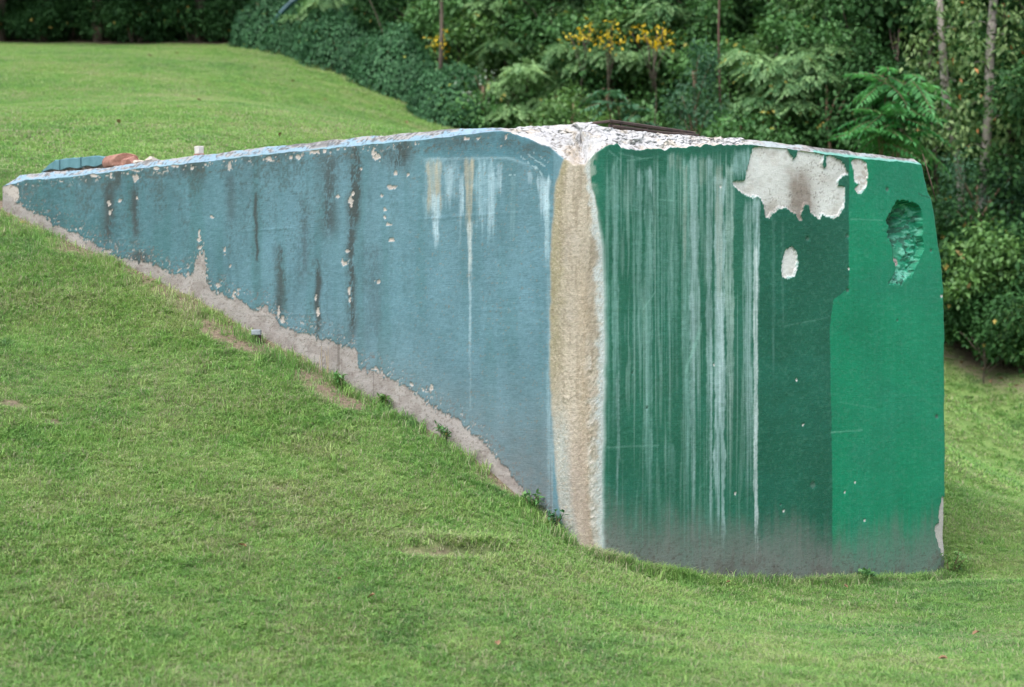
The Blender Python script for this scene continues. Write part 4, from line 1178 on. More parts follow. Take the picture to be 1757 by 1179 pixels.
def grass():
    T1 = [template('grass_tuft', blades_mesh('grass_tuft', 15, 0.045, 0.022, 0.055, 0.0052, (0.5, 1.6), 100 + i)) for i in range(6)]
    T1 += [template('grass_tuft', blades_mesh('grass_tuft', 9, 0.05, 0.03, 0.085, 0.005, (0.5, 1.6), 120 + i)) for i in range(2)]
    T1 += [template('clover_tuft', blades_mesh('clover_tuft', 16, 0.05, 0.012, 0.035, 0.008, (0, 0), 130, True))]
    T2 = [template('grass_tuft_far', blades_mesh('grass_tuft_far', 16, 0.09, 0.025, 0.06, 0.013, (0.5, 1.6), 140 + i)) for i in range(5)]
    # near lawn
    x, y = lawn_points(310000, 7.6, 18.5, 2.1)
    ins, bl, br = wall_dist(x, y)
    di = dirt_amt(x, y)
    dens = 0.5 + 0.7 * fbm(x * 2.3, y * 2.3, 4, 201)
    k = (~ins) & (RNG.uniform(size=len(x)) > di * 0.80) & (RNG.uniform(size=len(x)) < dens + 0.2) & (forest_amt(x, y) < 0.5)
    hidden = (y > 17.2) & (x > -3.8) & (x < 2.5)
    k &= ~hidden
    x, y, di, bl, br = x[k], y[k], di[k], bl[k], br[k]
    z = gz(x, y)
    sc = (0.46 + 0.62 * fbm(x * 1.4, y * 1.4, 4, 205)) * RNG.uniform(0.75, 1.25, len(x)) * (1 - 0.4 * di)
    dd, w = lip(x, y)
    sc *= 1 + 0.3 * w * np.exp(-((dd - 0.08) / 0.09) ** 2)
    scatter('lawn_grass', np.stack([x, y, z], 1), RNG.uniform(0, 6.28, len(x)), sc, T1)
    # far lawn
    x, y = lawn_points(190000, 17.5, 44, 2.2)
    ins, bl, br = wall_dist(x, y)
    k = (~ins) & (RNG.uniform(size=len(x)) > dirt_amt(x, y) * 0.8) & (forest_amt(x, y) < 0.6) & (y < edge_y(x) + 0.2)
    k &= ~((y < 19.5) & (x < -3.0) & (bl > 0))
    x, y = x[k], y[k]
    z = gz(x, y)
    sc = (0.5 + 0.5 * fbm(x * 0.8, y * 0.8, 4, 215)) * RNG.uniform(0.8, 1.25, len(x))
    scatter('hillside_grass', np.stack([x, y, z], 1), RNG.uniform(0, 6.28, len(x)), sc, T2)
    # darker clumps of coarser grass dotted over the near lawn
    x, y = lawn_points(16000, 7.8, 18, 0.6)
    ins, bl, br = wall_dist(x, y)
    k = (~ins) & (fbm(x * 2.6, y * 2.6, 3, 231) > 0.58) & (dirt_amt(x, y) < 0.4) & ~((y > 17) & (x > -3.8) & (x < 2.5))
    x, y = x[k], y[k]
    TC = [template('coarse_clump', blades_mesh('coarse_clump', 11, 0.03, 0.035, 0.085, 0.0055, (0.4, 1.3), 180 + i)) for i in range(3)]
    scatter('coarse_grass', np.stack([x, y, gz(x, y)], 1), RNG.uniform(0, 6.28, len(x)), RNG.uniform(0.7, 1.25, len(x)), TC)
    # longer uncut grass at the wall feet
    n = 2600
    t = RNG.uniform(0.0, TL + 0.3, n); off = np.abs(RNG.normal(0.03, 0.10, n)) + 0.02
    x = C0[0] + DL[0] * t + NL[0] * off; y = C0[1] + DL[1] * t + NL[1] * off
    t2 = RNG.uniform(0.0, TR + 0.3, 3200); o2 = np.abs(RNG.normal(0.01, 0.06, 3200)) + 0.015
    x = np.concatenate([x, C0[0] + DR[0] * t2 + NR[0] * o2]); y = np.concatenate([y, C0[1] + DR[1] * t2 + NR[1] * o2])
    k = RNG.uniform(size=len(x)) < sst(0.38, 0.6, fbm(x * 2.2, y * 2.2, 3, 221)) * (1 - 0.85 * np.clip((dirt_amt(x, y) - 0.75) * 4, 0, 1)) + 0.1
    x, y = x[k], y[k]
    T3 = [template('long_grass', blades_mesh('long_grass', 9, 0.035, 0.05, 0.12, 0.005, (0.25, 1.1), 160 + i)) for i in range(4)]
    scatter('uncut_grass', np.stack([x, y, gz(x, y)], 1), RNG.uniform(0, 6.28, len(x)), RNG.uniform(0.6, 1.15, len(x)), T3)


grass()

# dry leaves strewn on the lawn
def leaf_card(name, mat, L, W):
    v = [(0, 0, 0), (L * 0.3, W, 0.012), (L * 0.7, W * 0.8, 0.016), (L, 0, 0.004), (L * 0.7, -W * 0.8, 0.018), (L * 0.3, -W, 0.01), (L * 0.5, 0, 0.002)]
    f = [(0, 6, 1), (1, 6, 2), (2, 6, 3), (3, 6, 4), (4, 6, 5), (5, 6, 0)]
    me = bpy.data.meshes.new(name); me.from_pydata(v, [], f); me.materials.append(mat)
    return me


def px_ground(px, py):
    """where the sight line through a photo pixel meets the ground"""
    Y = np.linspace(8.6, 46, 900)
    x = (px - CX) / FPX * Y; z = EYE + (CY - py) / FPX * Y
    g = gz(x, Y)
    hit = np.flatnonzero(z < g)
    i = hit[0] if len(hit) else 0
    return x[i], Y[i], g[i]


LEAFN = {}
lf = leaf_card('fallen_leaf', M_DRYLEAF, 0.06, 0.017)
for px, py in sorted([(408, 945), (1400, 520), (300, 95), (240, 130), (500, 145), (1690, 640), (1712, 655), (1700, 662), (1678, 618), (580, 1010), (345, 178), (440, 120), (630, 1040), (855, 1120), (1455, 1018), (1668, 1100), (1608, 1143), (1245, 1010),
                              (120, 110), (560, 175), (470, 555), (395, 565), (405, 545), (1730, 600), (262, 100), (205, 218), (1740, 668), (1650, 630), (700, 215), (480, 240)], key=lambda c: c[0]):
    if 990 < px < 1620 and py < 980: continue
    x, y, z = px_ground(px, py)
    o = link('fallen_leaf', lf, None, (x, y, z + 0.035), random.uniform(0, 6.28), random.uniform(0.6, 1.0) * (1 if y < 20 else 1.6))
    o.rotation_euler = (random.uniform(-0.4, 0.4), random.uniform(-0.5, 0.3), random.uniform(0, 6.28))
    reg_ = 'lawn above the wall' if py < 300 else 'bank beyond the right end' if px > 1620 and py < 700 else 'soil beside the blue face' if py < 600 else 'lawn in front of the block'
    q = LEAFN[reg_] = LEAFN.get(reg_, -1) + 1
    tag(o, ORD[q] + ' small dry brown leaf from the left on the ' + reg_, 'leaf', 'fallen leaves on the lawn')
x, y, z = px_ground(45, 392)
o = link('fallen_leaf', leaf_card('fallen_leaf', M_PALELEAF, 0.085, 0.018), None, (x, y, z + 0.05), 2.6); o.rotation_euler = (0.5, 0.2, 2.6)
tag(o, 'pale yellow curled leaf lying on the grass below the far left end of the wall', 'leaf')

# ------------------------------------------------------------------ foliage toolkit
def unit(a):
    return a / np.maximum(np.linalg.norm(a, axis=-1, keepdims=True), 1e-9)


class Leaves:
    def __init__(self, seed):
        self.V = []; self.T = []; self.r = np.random.default_rng(seed)

    def add(self, c, axis, nrm, L, W, tint=None, droop=0.12):
        n = len(c)
        if n == 0: return
        axis = unit(axis); side = unit(np.cross(nrm, axis)); nn = np.cross(axis, side)
        L = np.broadcast_to(L, (n,))[:, None]; W = np.broadcast_to(W, (n,))[:, None]
        p0 = c; p1 = c + axis * L * 0.45 + side * W * 0.5 + nn * W * 0.12
        p2 = c + axis * L - nn * L * droop; p3 = c + axis * L * 0.45 - side * W * 0.5 + nn * W * 0.12
        self.V.append(np.stack([p0, p1, p2, p3], 1).reshape(-1, 3))
        t = self.r.uniform(0, 1, n) if tint is None else tint
        self.T.append(np.repeat(t, 4))

    def fronds(self, base, d, up, L, pairs, leafL, leafW, droop=0.35):
        """pinnate leaves: base (n,3), direction d, up vector"""
        n = len(base); r = self.r
        d = unit(d); side = unit(np.cross(d, up)); u = np.cross(side, d)
        ft = r.uniform(0, 1, n)
        for k in range(pairs):
            q = (k + 0.6) / pairs
            c = base + d * (L[:, None] * q) - np.array([0, 0, 1.0]) * (droop * L[:, None] * q * q)
            sz = (0.55 + 0.75 * math.sin(math.pi * min(1, 0.2 + q * 0.75)))
            for s in (-1, 1):
                ax = side * s + d * 0.45 - np.array([0, 0, 1.0]) * (0.25 + 0.3 * q) + r.normal(0, 0.12, (n, 3))
                self.add(c, ax, u + r.normal(0, 0.25, (n, 3)), leafL * sz, leafW * sz, np.clip(ft * 0.7 + r.uniform(0, 0.35, n), 0, 1))
        self.add(base + d * L[:, None] - np.array([0, 0, 1.0]) * (droop * L[:, None]), d - np.array([0, 0, 0.6]), u, leafL, leafW, ft)

    def pad(self, c, rad, n, L, pairs, leafL, leafW, flat=0.35):
        """rounded drooping cushion of pinnate leaves"""
        r = self.r
        a = r.uniform(0, 2 * math.pi, n); q = np.sqrt(r.uniform(0, 1, n))
        out = np.stack([np.cos(a), np.sin(a), np.zeros(n)], 1)
        base = np.asarray(c)[None] + out * (rad * q * 0.8)[:, None]
        base[:, 2] += rad * flat * (1 - q * q) * r.uniform(0.2, 1.1, n) - rad * flat * 0.9 * r.uniform(0, 1, n) ** 2
        d = out * (0.5 + 0.5 * q)[:, None] + r.normal(0, 0.35, (n, 3)); d[:, 2] = d[:, 2] * 0.5 + 0.15 - 0.5 * q
        self.fronds(base, d, np.array([0, 0, 1.0])[None] + r.normal(0, 0.2, (n, 3)), L * r.uniform(0.7, 1.2, n), pairs, leafL, leafW)

    def cloud(self, c, rad, n, leafL, leafW, shell=0.55, hang=0.35, twig=7):
        """leaf clusters filling an uneven ellipsoid, more of them near its surface"""
        r = self.r
        m = max(1, n // twig)
        v = unit(r.normal(size=(m, 3)))
        bump = 0.75 + 0.5 * fbm(v[:, 0] * 2.2 + 5, v[:, 1] * 2.2 + v[:, 2] * 1.7, 3, int(r.integers(999)))
        q = (shell + (1 - shell) * r.uniform(0, 1, m)) * bump
        p = np.asarray(c)[None] + v * q[:, None] * np.asarray(rad)[None]
        p = np.repeat(p, twig, 0) + r.normal(0, leafL * 0.9, (m * twig, 3))
        o = np.repeat(v, twig, 0)
        ax = o * 0.7 + r.normal(0, 0.6, p.shape); ax[:, 2] -= hang
        nr = o * 0.5 + np.array([0, 0, 0.8])[None] + r.normal(0, 0.35, p.shape)
        tt = np.clip(np.repeat(r.uniform(0, 1, m), twig) * 0.6 + r.uniform(0, 0.45, m * twig), 0, 1)
        s = r.uniform(0.7, 1.25, len(p))
        self.add(p, ax, nr, leafL * s, leafW * s, tt)

    def mesh(self, name, mat):
        V = np.concatenate(self.V); T = np.concatenate(self.T)
        n = len(V) // 4
        b = np.arange(n)[:, None] * 4
        F = np.concatenate([b + np.array([[0, 1, 2]]), b + np.array([[0, 2, 3]])], 1).reshape(-1, 3)
        return new_mesh(name, V, F, mat, False, {'tint': ('POINT', 'FLOAT', T)})


def limb(mb, a, b, r0, r1, sag=0.12, seg=5, sides=6):
    a = Vector(a); b = Vector(b); L = (b - a).length
    pts = []; rr = []
    ph = random.uniform(0, 6)
    for i in range(seg + 1):
        q = i / seg
        p = a.lerp(b, q) + UP * (math.sin(math.pi * q) * L * sag) + Vector((math.sin(ph + q * 5), math.cos(ph * 1.3 + q * 4), 0)) * L * 0.025 * math.sin(math.pi * q)
        pts.append(p); rr.append(r0 + (r1 - r0) * q)
    mb.tube(pts, rr, sides)


def ground_at(px, Y):
    x = (px - CX) / FPX * Y
    return Vector((x, Y, float(gz([x], [Y])[0])))


def eY(px):
    """depth of the wood edge in photo column px"""
    Y = np.linspace(20, 46, 400)
    x = (px - CX) / FPX * Y
    i = np.flatnonzero(Y > edge_y(x))
    return Y[i[0]] if len(i) else 44


def tree_from(name, label, cat, px, dep, pads, mat, bark, style, group=None, seed=1, trunk_r=0.05, trunk_top=None, lean=0.0):
    """a tree or shrub whose foliage masses stand at measured places: pads (px, py, radius_px, depth offset)"""
    Y = eY(px) + dep
    g = ground_at(px, Y)
    root = thing(name, label, cat, tuple(g), 0, group)
    lv = Leaves(seed); mb = MB(); random.seed(seed)
    cents = []
    for p in pads:
        Yp = Y + (p[3] if len(p) > 3 else random.uniform(-0.5, 0.4))
        c = Vector(at(p[0], p[1], Yp)) - g
        rad = p[2] / FPX * Yp
        cents.append((c, rad))
    zt = max(c.z for c, r in cents)
    top = Vector((lean, 0.1, trunk_top if trunk_top else max(zt * 0.92, 0.4)))
    limb(mb, (0, 0, -0.2), top, trunk_r, trunk_r * 0.35, 0.0, 8, 8)
    for c, rad in cents:
        if style == 'pad':
            lv.pad(c, rad, max(30, int(190 * rad ** 1.6 + 46)), 0.21, 7, 0.06, 0.028)
            lv.cloud(c - Vector((0, -0.15, rad * 0.25)), (rad * 1.05, rad, rad * 0.55), int(900 * rad ** 2), 0.075, 0.034, 0.25, 0.3)
        elif style == 'broad':
            lv.cloud(c, (rad, rad, rad * 0.6), max(220, int(2600 * rad ** 2)), 0.085, 0.05, 0.4, 0.35)
        elif style == 'fine':
            lv.cloud(c, (rad, rad, rad * 0.8), max(300, int(2200 * rad ** 2)), 0.085, 0.022, 0.3, 0.1, 9)
        elif style == 'vine':
            lv.cloud(c, (rad, rad, rad * 1.0), max(120, int(520 * rad ** 2)), 0.10, 0.05, 0.2, 0.8, 3)
        elif style == 'sprig':
            lv.cloud(c, (rad, rad, rad * 0.5), max(14, int(220 * rad ** 2)), 0.075, 0.034, 0.2, 0.1, 4)
        q = min(0.93, max(0.15, (c.z - 0.3) / max(top.z, 0.1) * 0.8))
        limb(mb, Vector((0, 0, 0)).lerp(top, q), c, trunk_r * 0.42, 0.007, 0.06)
    link('crown', lv.mesh('crown', mat), root)
    mb.build('trunk', bark, root, smooth=True)
    return root


# ---- hero trees and shrubs along the wood edge (placed where the photograph shows them)
tree_from('locust_tree', 'small locust tree with a rounded pale cushion of leaves above the blue corner', 'tree', 905, 1.4, [(905, 122, 50), (868, 150, 45), (960, 150, 42), (930, 176, 48), (880, 192, 46), (835, 190, 40)], M_LOCUST, M_BARK, 'pad', seed=21)
tree_from('locust_tree', 'locust tree with a broad flat pale bough just under the yellow leaves', 'tree', 1050, 2.2, [(1040, 95, 62, -0.6), (1080, 98, 50, -0.7), (1118, 104, 44, -0.7), (1095, 122, 42), (1000, 112, 38), (1150, 130, 34), (1010, 150, 40), (970, 85, 36)], M_LOCUST, M_BARK, 'pad', seed=22)
tree_from('locust_tree', 'wide feathery locust tree in layered boughs behind the flaked green top', 'tree', 1335, 1.6, [(1275, 95, 38, -0.6), (1312, 118, 55, -0.8), (1380, 102, 60, -0.7), (1425, 88, 52, -0.5), (1455, 66, 42), (1402, 135, 50, -0.8), (1345, 148, 46, -0.9), (1300, 175, 48, -0.8), (1362, 180, 42, -0.9), (1405, 55, 32), (1440, 120, 36)], M_LOCUST, M_BARK, 'pad', seed=23)
tree_from('locust_tree', 'locust tree with high drooping boughs over the ivy hedge', 'tree', 700, 3.2, [(690, 28, 52), (640, 45, 44), (735, 18, 52), (600, 15, 46), (775, 62, 40), (660, 85, 34), (560, 5, 40), (720, 90, 36)], M_LOCUST, M_BARK, 'pad', seed=24)
tree_from('locust_tree', 'locust tree with a straight brown stem and high pale boughs above the broken corner', 'tree', 957, 3.0, [(850, 12, 60), (902, 24, 50), (935, 42, 52), (985, 16, 52), (805, 45, 46), (1020, 40, 40), (860, 78, 40), (930, 88, 36)], M_LOCUST, M_BARK, 'pad', seed=25, trunk_r=0.06)
tree_from('locust_tree', 'locust tree with green boughs crossing the thin reddish stem', 'tree', 1180, 2.6, [(1180, 28, 60), (1130, 18, 50), (1225, 30, 46), (1170, 62, 46), (1130, 90, 36), (1100, 50, 40)], M_LOCUST, M_BARK, 'pad', seed=26)
tree_from('maple_tree', 'maple tree with bright broad leaves at the top edge above the green face', 'tree', 1330, 4.2, [(1285, 18, 55), (1340, 35, 62), (1395, 22, 50), (1310, 60, 46), (1360, 5, 55), (1250, 50, 46), (1320, 80, 38)], M_BROAD, M_BARK, 'broad', seed=27, trunk_r=0.09)
tree_from('broadleaf_shrub', 'dark broadleaf shrub behind the blue wall top by the end of the hedge', 'shrub', 800, 0.7, [(800, 185, 55), (845, 205, 50), (770, 150, 45), (900, 220, 50), (820, 230, 50)], M_BROAD, M_TWIG, 'broad', seed=28)
tree_from('silvery_shrub', 'shrub with a silvery white leaf clump beside the rounded locust cushion', 'shrub', 828, 0.5, [(815, 130, 24, -0.4), (838, 136, 20, -0.5), (805, 160, 20, -0.5), (830, 175, 18)], M_SILVER, M_TWIG, 'sprig', seed=29)
tree_from('bluish_shrub', 'feathery blue green shrub behind the rusty rail', 'shrub', 1190, 0.6, [(1170, 165, 42), (1205, 140, 38), (1215, 190, 45), (1175, 205, 45), (1235, 220, 45), (1220, 110, 26), (1200, 95, 20)], M_BLUISH, M_TWIG, 'fine', seed=30)
tree_from('bluish_shrub', 'low blue green shrub in front of the wide locust tree, nearest the large flaked patch', 'shrub', 1290, 0.5, [(1270, 215, 45), (1320, 235, 50), (1230, 235, 40), (1370, 240, 50)], M_BROAD, M_TWIG, 'broad', seed=31)
tree_from('broadleaf_shrub', 'yellowing broadleaf shrub low behind the broken white corner', 'shrub', 985, 0.6, [(960, 195, 44), (1010, 205, 40), (1040, 225, 46), (985, 165, 30), (1090, 232, 46), (930, 225, 40)], M_BUSH, M_TWIG, 'broad', seed=32)
tree_from('broadleaf_shrub', 'shaded dark shrub under the wide locust tree', 'shrub', 1420, 1.0, [(1420, 215, 52), (1450, 170, 48), (1390, 250, 50), (1480, 250, 50), (1460, 120, 40)], M_DARK, M_TWIG, 'broad', seed=33)
# mid green young trees that fill between the boughs
random.seed(99)
for q, (px, mt) in enumerate([(620, 'B'), (700, 'D'), (790, 'B'), (870, 'L'), (945, 'B'), (1030, 'B'), (1110, 'L'), (1175, 'B'), (1250, 'B'), (1330, 'L'), (1400, 'B'), (1470, 'B'), (1545, 'D'), (1600, 'B')]):
    lowy = 60 + (px - 600) * 0.24
    pads = [(px + random.uniform(-62, 62), random.uniform(-10, lowy + 60), random.uniform(30, 52), random.uniform(-0.5, 0.6)) for _ in range(9)]
    tree_from('young_tree', ORD[q] + ' mid green leafy young tree from the left, filling between the locust boughs', 'tree', px, 2.1, pads, {'B': M_BROAD, 'D': M_DARK, 'L': M_BUSH}[mt], M_BARK, 'broad', 'young trees between the boughs', seed=500 + q, trunk_r=0.035)
# saplings with yellow leaves
for px, pads, lab in [(1000, [(978, 62, 11), (990, 63, 8), (1003, 60, 10), (1013, 51, 9), (1015, 38, 8), (1008, 66, 8)], 'sapling with a few yellow leaves left of the bare leaning twig'),
                      (1046, [(1049, 45, 9), (1050, 58, 10), (1043, 68, 10), (1037, 74, 8), (1066, 66, 5), (1052, 74, 7)], 'thin leaning sapling with scattered yellow leaves near the middle'),
                      (1120, [(1084, 57, 12), (1106, 58, 11), (1112, 66, 8), (1128, 55, 14), (1131, 66, 13), (1138, 48, 9), (1145, 75, 10), (1128, 80, 7)], 'sapling with the densest bright yellow leaves of the wood edge'),
                      (757, [(738, 73, 8), (762, 73, 10), (757, 62, 5), (758, 87, 5)], 'sapling with a small yellow tuft beside the dark stem')]:
    tree_from('yellow_sapling', lab, 'sapling', px, 0.9, pads, M_YELLOW, M_BARK, 'sprig', seed=40 + px % 17, trunk_r=0.012)

# thin stems seen between the leaves
def stem(px0, py0, px1, py1, dep, r, mat, lab, name='slender_tree', wig=0.05):
    Y = eY(px1) + dep
    g = ground_at(px1, Y)
    a = Vector(at(px0, py0, Y)); 
    root = thing(name, lab, 'tree', tuple(g), 0)
    mb = MB()
    top = a - g
    ext = top + (top.normalized()) * 3.0
    pts = []; rr = []
    n = 14
    for i in range(n + 1):
        q = i / n
        pts.append(Vector((0, 0, -0.2)).lerp(ext, q) + Vector((math.sin(q * 7 + px0) * wig, math.cos(q * 5 + px1) * wig, 0)) * math.sin(math.pi * q)); rr.append(r * (1 - 0.45 * q))
    mb.tube(pts, rr, 8)
    mb.build('trunk', mat, root, smooth=True)
    lv = Leaves(int(px0)); random.seed(int(px0))
    for k in range(6):
        c = pts[-1 - k % 5] + Vector((random.uniform(-0.8, 0.8), random.uniform(-0.6, 0.6), random.uniform(0, 0.9)))
        lv.cloud(c, (0.7, 0.7, 0.4), 260, 0.1, 0.06, 0.3)
        mb2 = None
    link('crown', lv.mesh('crown', M_DARK), root)
    return root


stem(753, 0, 757, 180, 1.0, 0.042, M_BARK, 'dark thin tree stem rising from the ivy hedge')
stem(1239, 0, 1236, 130, 1.1, 0.022, M_REDBARK, 'thin reddish brown tree stem standing between the locust boughs')
stem(1056, 0, 1044, 70, 1.8, 0.028, M_BARK, 'thin grey leaning tree stem near the yellow leaves', wig=0.02)
stem(640, 20, 700, 170, 1.3, 0.010, M_BARK, 'bare leaning vine stem behind the ivy hedge', wig=0.1)


# ---- tree of heaven with long fronds, and a smaller sumac
def frond_plant(name, label, cat, px, dep, heads, mat, nfr, L, pairs, lL, lW, seed, shift=-0.6):
    Y = eY(px) + dep
    g = ground_at(px, Y)
    root = thing(name, label, cat, tuple(g))
    lv = Leaves(seed); mb = MB(); random.seed(seed)
    r = lv.r
    for hx, hy, k in heads:
        c = Vector(at(hx, hy, Y + shift)) - g
        limb(mb, (0, 0, -0.1), c - Vector((0, 0, 0.12)), 0.03, 0.007, 0.05, 7, 7)
        n = int(nfr * k)
        a = np.arange(n) * 2.399 + r.uniform(0, 0.5, n)
        el = r.uniform(-0.45, 0.45, n)
        d = np.stack([np.cos(a) * np.cos(el), np.sin(a) * np.cos(el), np.sin(el)], 1)
        base = np.repeat(np.array([c]), n, 0) + d * 0.03; base[:, 2] -= r.uniform(0, 0.35, n)
        Ls = L * r.uniform(0.75, 1.15, n)
        lv.fronds(base, d, np.repeat([[0, 0, 1.0]], n, 0), Ls, pairs, lL, lW, 0.28)
        for q in range(n):
            pts = [Vector(base[q] + d[q] * Ls[q] * s) - UP * (0.28 * Ls[q] * s * s) for s in (0, 0.35, 0.7, 1.0)]
            mb.tube(pts, [0.006, 0.005, 0.004, 0.002], 4, False)
    link('fronds', lv.mesh('fronds', mat), root)
    mb.build('stem', M_TWIG, root, smooth=True)


frond_plant('tree_of_heaven', 'bright green young tree with long fern like fronds above the light green face', 'tree', 1530, -1.2, [(1520, 118, 1.0), (1530, 165, 1.0), (1545, 200, 1.0), (1505, 200, 0.8), (1560, 130, 0.8)], M_FROND, 14, 0.6, 11, 0.15, 0.04, 51)
frond_plant('sumac_plant', 'low sumac with spreading blue green fronds above the rusty rail', 'shrub', 1075, -0.3, [(1040, 148, 0.8), (1090, 178, 0.9), (1060, 170, 0.7)], M_BLUISH, 9, 0.42, 7, 0.13, 0.05, 52)

# ---- pale trunked trees on the right with hanging vines
def pale_tree(pts_px, Y, r0, r1, lab, seed, vines):
    g = ground_at(pts_px[0][0], Y)
    root = thing('pale_tree', lab, 'tree', tuple(g))
    mb = MB()
    P_ = [Vector((0, 0, -0.2))] + [Vector(at(x, y, Y)) - g for x, y in pts_px]
    P_[0].x = P_[1].x * 0.9
    last = P_[-1] + (P_[-1] - P_[-2]).normalized() * 4.0
    P_.append(last)
    n = len(P_)
    fine = []; rr = []
    for i in range(n - 1):
        for k in range(6):
            q = k / 6
            p0 = P_[max(i - 1, 0)]; p1 = P_[i]; p2 = P_[i + 1]; p3 = P_[min(i + 2, n - 1)]
            fine.append(0.5 * ((2 * p1) + (p2 - p0) * q + (2 * p0 - 5 * p1 + 4 * p2 - p3) * q * q + (3 * p1 - p0 - 3 * p2 + p3) * q ** 3))
            rr.append(r0 + (r1 - r0) * (i + q) / (n - 1))
    fine.append(last); rr.append(r1 * 0.6)
    mb.tube(fine, rr, 10)
    random.seed(seed)
    lv = Leaves(seed)
    for (x, y, rad, dy) in vines:
        c = Vector(at(x, y, Y + dy)) - g
        R_ = rad / FPX * Y
        lv.cloud(c, (R_, R_ * 0.8, R_ * 1.1), int(max(60, 480 * R_ ** 2)), 0.10, 0.048, 0.15, 0.9, 3)
        lv.cloud(c + Vector((0, 0, R_)), (R_ * 1.2, R_, R_ * 0.4), 60, 0.10, 0.048, 0.15, 0.9, 3)
        j = min(len(fine) - 1, int(len(fine) * 0.7))
        lim = MB()
        limb(mb, fine[min(range(len(fine)), key=lambda k_: (fine[k_] - c).length)], c, 0.014, 0.004, 0.1, 5, 5)
    for k in range(5):
        lv.cloud(last + Vector((random.uniform(-1.2, 1.2), random.uniform(-1, 1), random.uniform(-0.8, 0.8))), (1.1, 1.1, 0.7), 500, 0.12, 0.075, 0.3)
    link('crown', lv.mesh('crown', M_OLIVE), root)
    mb.build('trunk', M_PALEBARK, root, smooth=True)


pale_tree([(1650, 345), (1648, 290), (1634, 235), (1623, 170), (1618, 90), (1613, 20)], eY(1640) + 2.0, 0.085, 0.05, 'slender pale tree trunk curving to the left beside the green end', 61,
          [(1600, 60, 36, -0.6), (1575, 110, 34, -0.7), (1640, 50, 34, -0.5), (1600, 140, 34, -0.6), (1640, 140, 30, -0.7), (1580, 200, 32, -0.6), (1630, 210, 28, -0.8), (1600, 260, 32, -0.6)])
pale_tree([(1687, 340), (1690, 270), (1696, 200), (1698, 110), (1702, 40), (1705, 0)], eY(1690) + 2.0, 0.075, 0.06, 'straight pale tree trunk at the far right edge of the wood', 62,
          [(1665, 40, 34, -0.5), (1730, 60, 36, -0.6), (1670, 110, 30, -0.8), (1735, 130, 36, -0.6), (1665, 180, 30, -0.6), (1730, 200, 34, -0.7), (1660, 250, 28, -0.5), (1740, 270, 36, -0.3)])
# right-hand bushes beyond the green end
tree_from('broadleaf_shrub', 'sunlit bush in pale layered boughs beyond the right end of the block', 'shrub', 1700, 1.1, [(1700, 425, 42, -1.2), (1735, 430, 34, -1.2), (1648, 440, 34, -1.0), (1665, 480, 34, -1.2), (1640, 497, 28, -1.3), (1740, 470, 36, -1.2), (1700, 470, 34, -1.1), (1680, 400, 34, -0.8), (1750, 545, 26, -1.7)], M_BUSH, M_BARK, 'broad', seed=34)
tree_from('broadleaf_shrub', 'dark shrub in the shade under the pale layered bush at the right', 'shrub', 1690, 0.9, [(1680, 530, 50, -0.5), (1740, 535, 50, -0.6), (1645, 540, 40, -0.6), (1710, 570, 40, -0.7), (1640, 360, 46), (1752, 590, 40, -0.9), (1665, 555, 34, -0.7)], M_DARK, M_TWIG, 'broad', seed=35, trunk_r=0.02)
tree_from('bluish_shrub', 'fine leaved shrub around the feet of the two pale trunks', 'shrub', 1680, 1.3, [(1650, 340, 40), (1700, 335, 44), (1745, 340, 44), (1680, 380, 40), (1620, 370, 36), (1735, 385, 40), (1640, 290, 36), (1740, 300, 40)], M_BLUISH, M_TWIG, 'fine', seed=36)
tree_from('broadleaf_shrub', 'low bright sprawling plant on the bank at the right wood edge', 'shrub', 1690, -0.5, [(1685, 582, 22, 0.2), (1705, 590, 20, 0.1), (1665, 575, 18, 0.3), (1722, 598, 18, 0), (1645, 568, 16, 0.4), (1740, 606, 18, 0)], M_BROAD, M_BARK, 'sprig', seed=37, trunk_r=0.012)


# ---- ivy hedge along the left edge: separate shrubs
def ivy_mesh(seed):
    lv = Leaves(seed); r = lv.r
    n = 4600
    a = r.uniform(0, 2 * math.pi, n); e = np.arcsin(r.uniform(-0.1, 1, n))
    v = np.stack([np.cos(a) * np.cos(e), np.sin(a) * np.cos(e), np.sin(e)], 1)
    b = 0.78 + 0.5 * fbm(v[:, 0] * 2.4 + 9, v[:, 1] * 2.4 + v[:, 2] * 2, 3, seed)
    p = v * (b * r.uniform(0.86, 1.04, n))[:, None] * np.array([0.85, 0.7, 1.15])[None]
    ax = v * 0.25 + r.normal(0, 0.35, (n, 3)); ax[:, 2] -= 0.8
    nr = v + np.array([0, 0, 0.35])[None] + r.normal(0, 0.3, (n, 3))
    s = r.uniform(0.7, 1.25, n)
    lv.add(p, ax, nr, 0.078 * s, 0.05 * s)
    lv.cloud((0, 0, 0.5), (0.6, 0.5, 0.6), 1300, 0.085, 0.06, 0.2, 0.7)
    mb = MB(); random.seed(seed)
    for k in range(5):
        limb(mb, (random.uniform(-0.2, 0.2), random.uniform(-0.2, 0.2), -0.1), (random.uniform(-0.6, 0.6), random.uniform(-0.4, 0.4), random.uniform(0.6, 1.0)), 0.02, 0.006)
    return lv.mesh('leaves', M_IVY), mb.mesh('stem', M_TWIG, True)


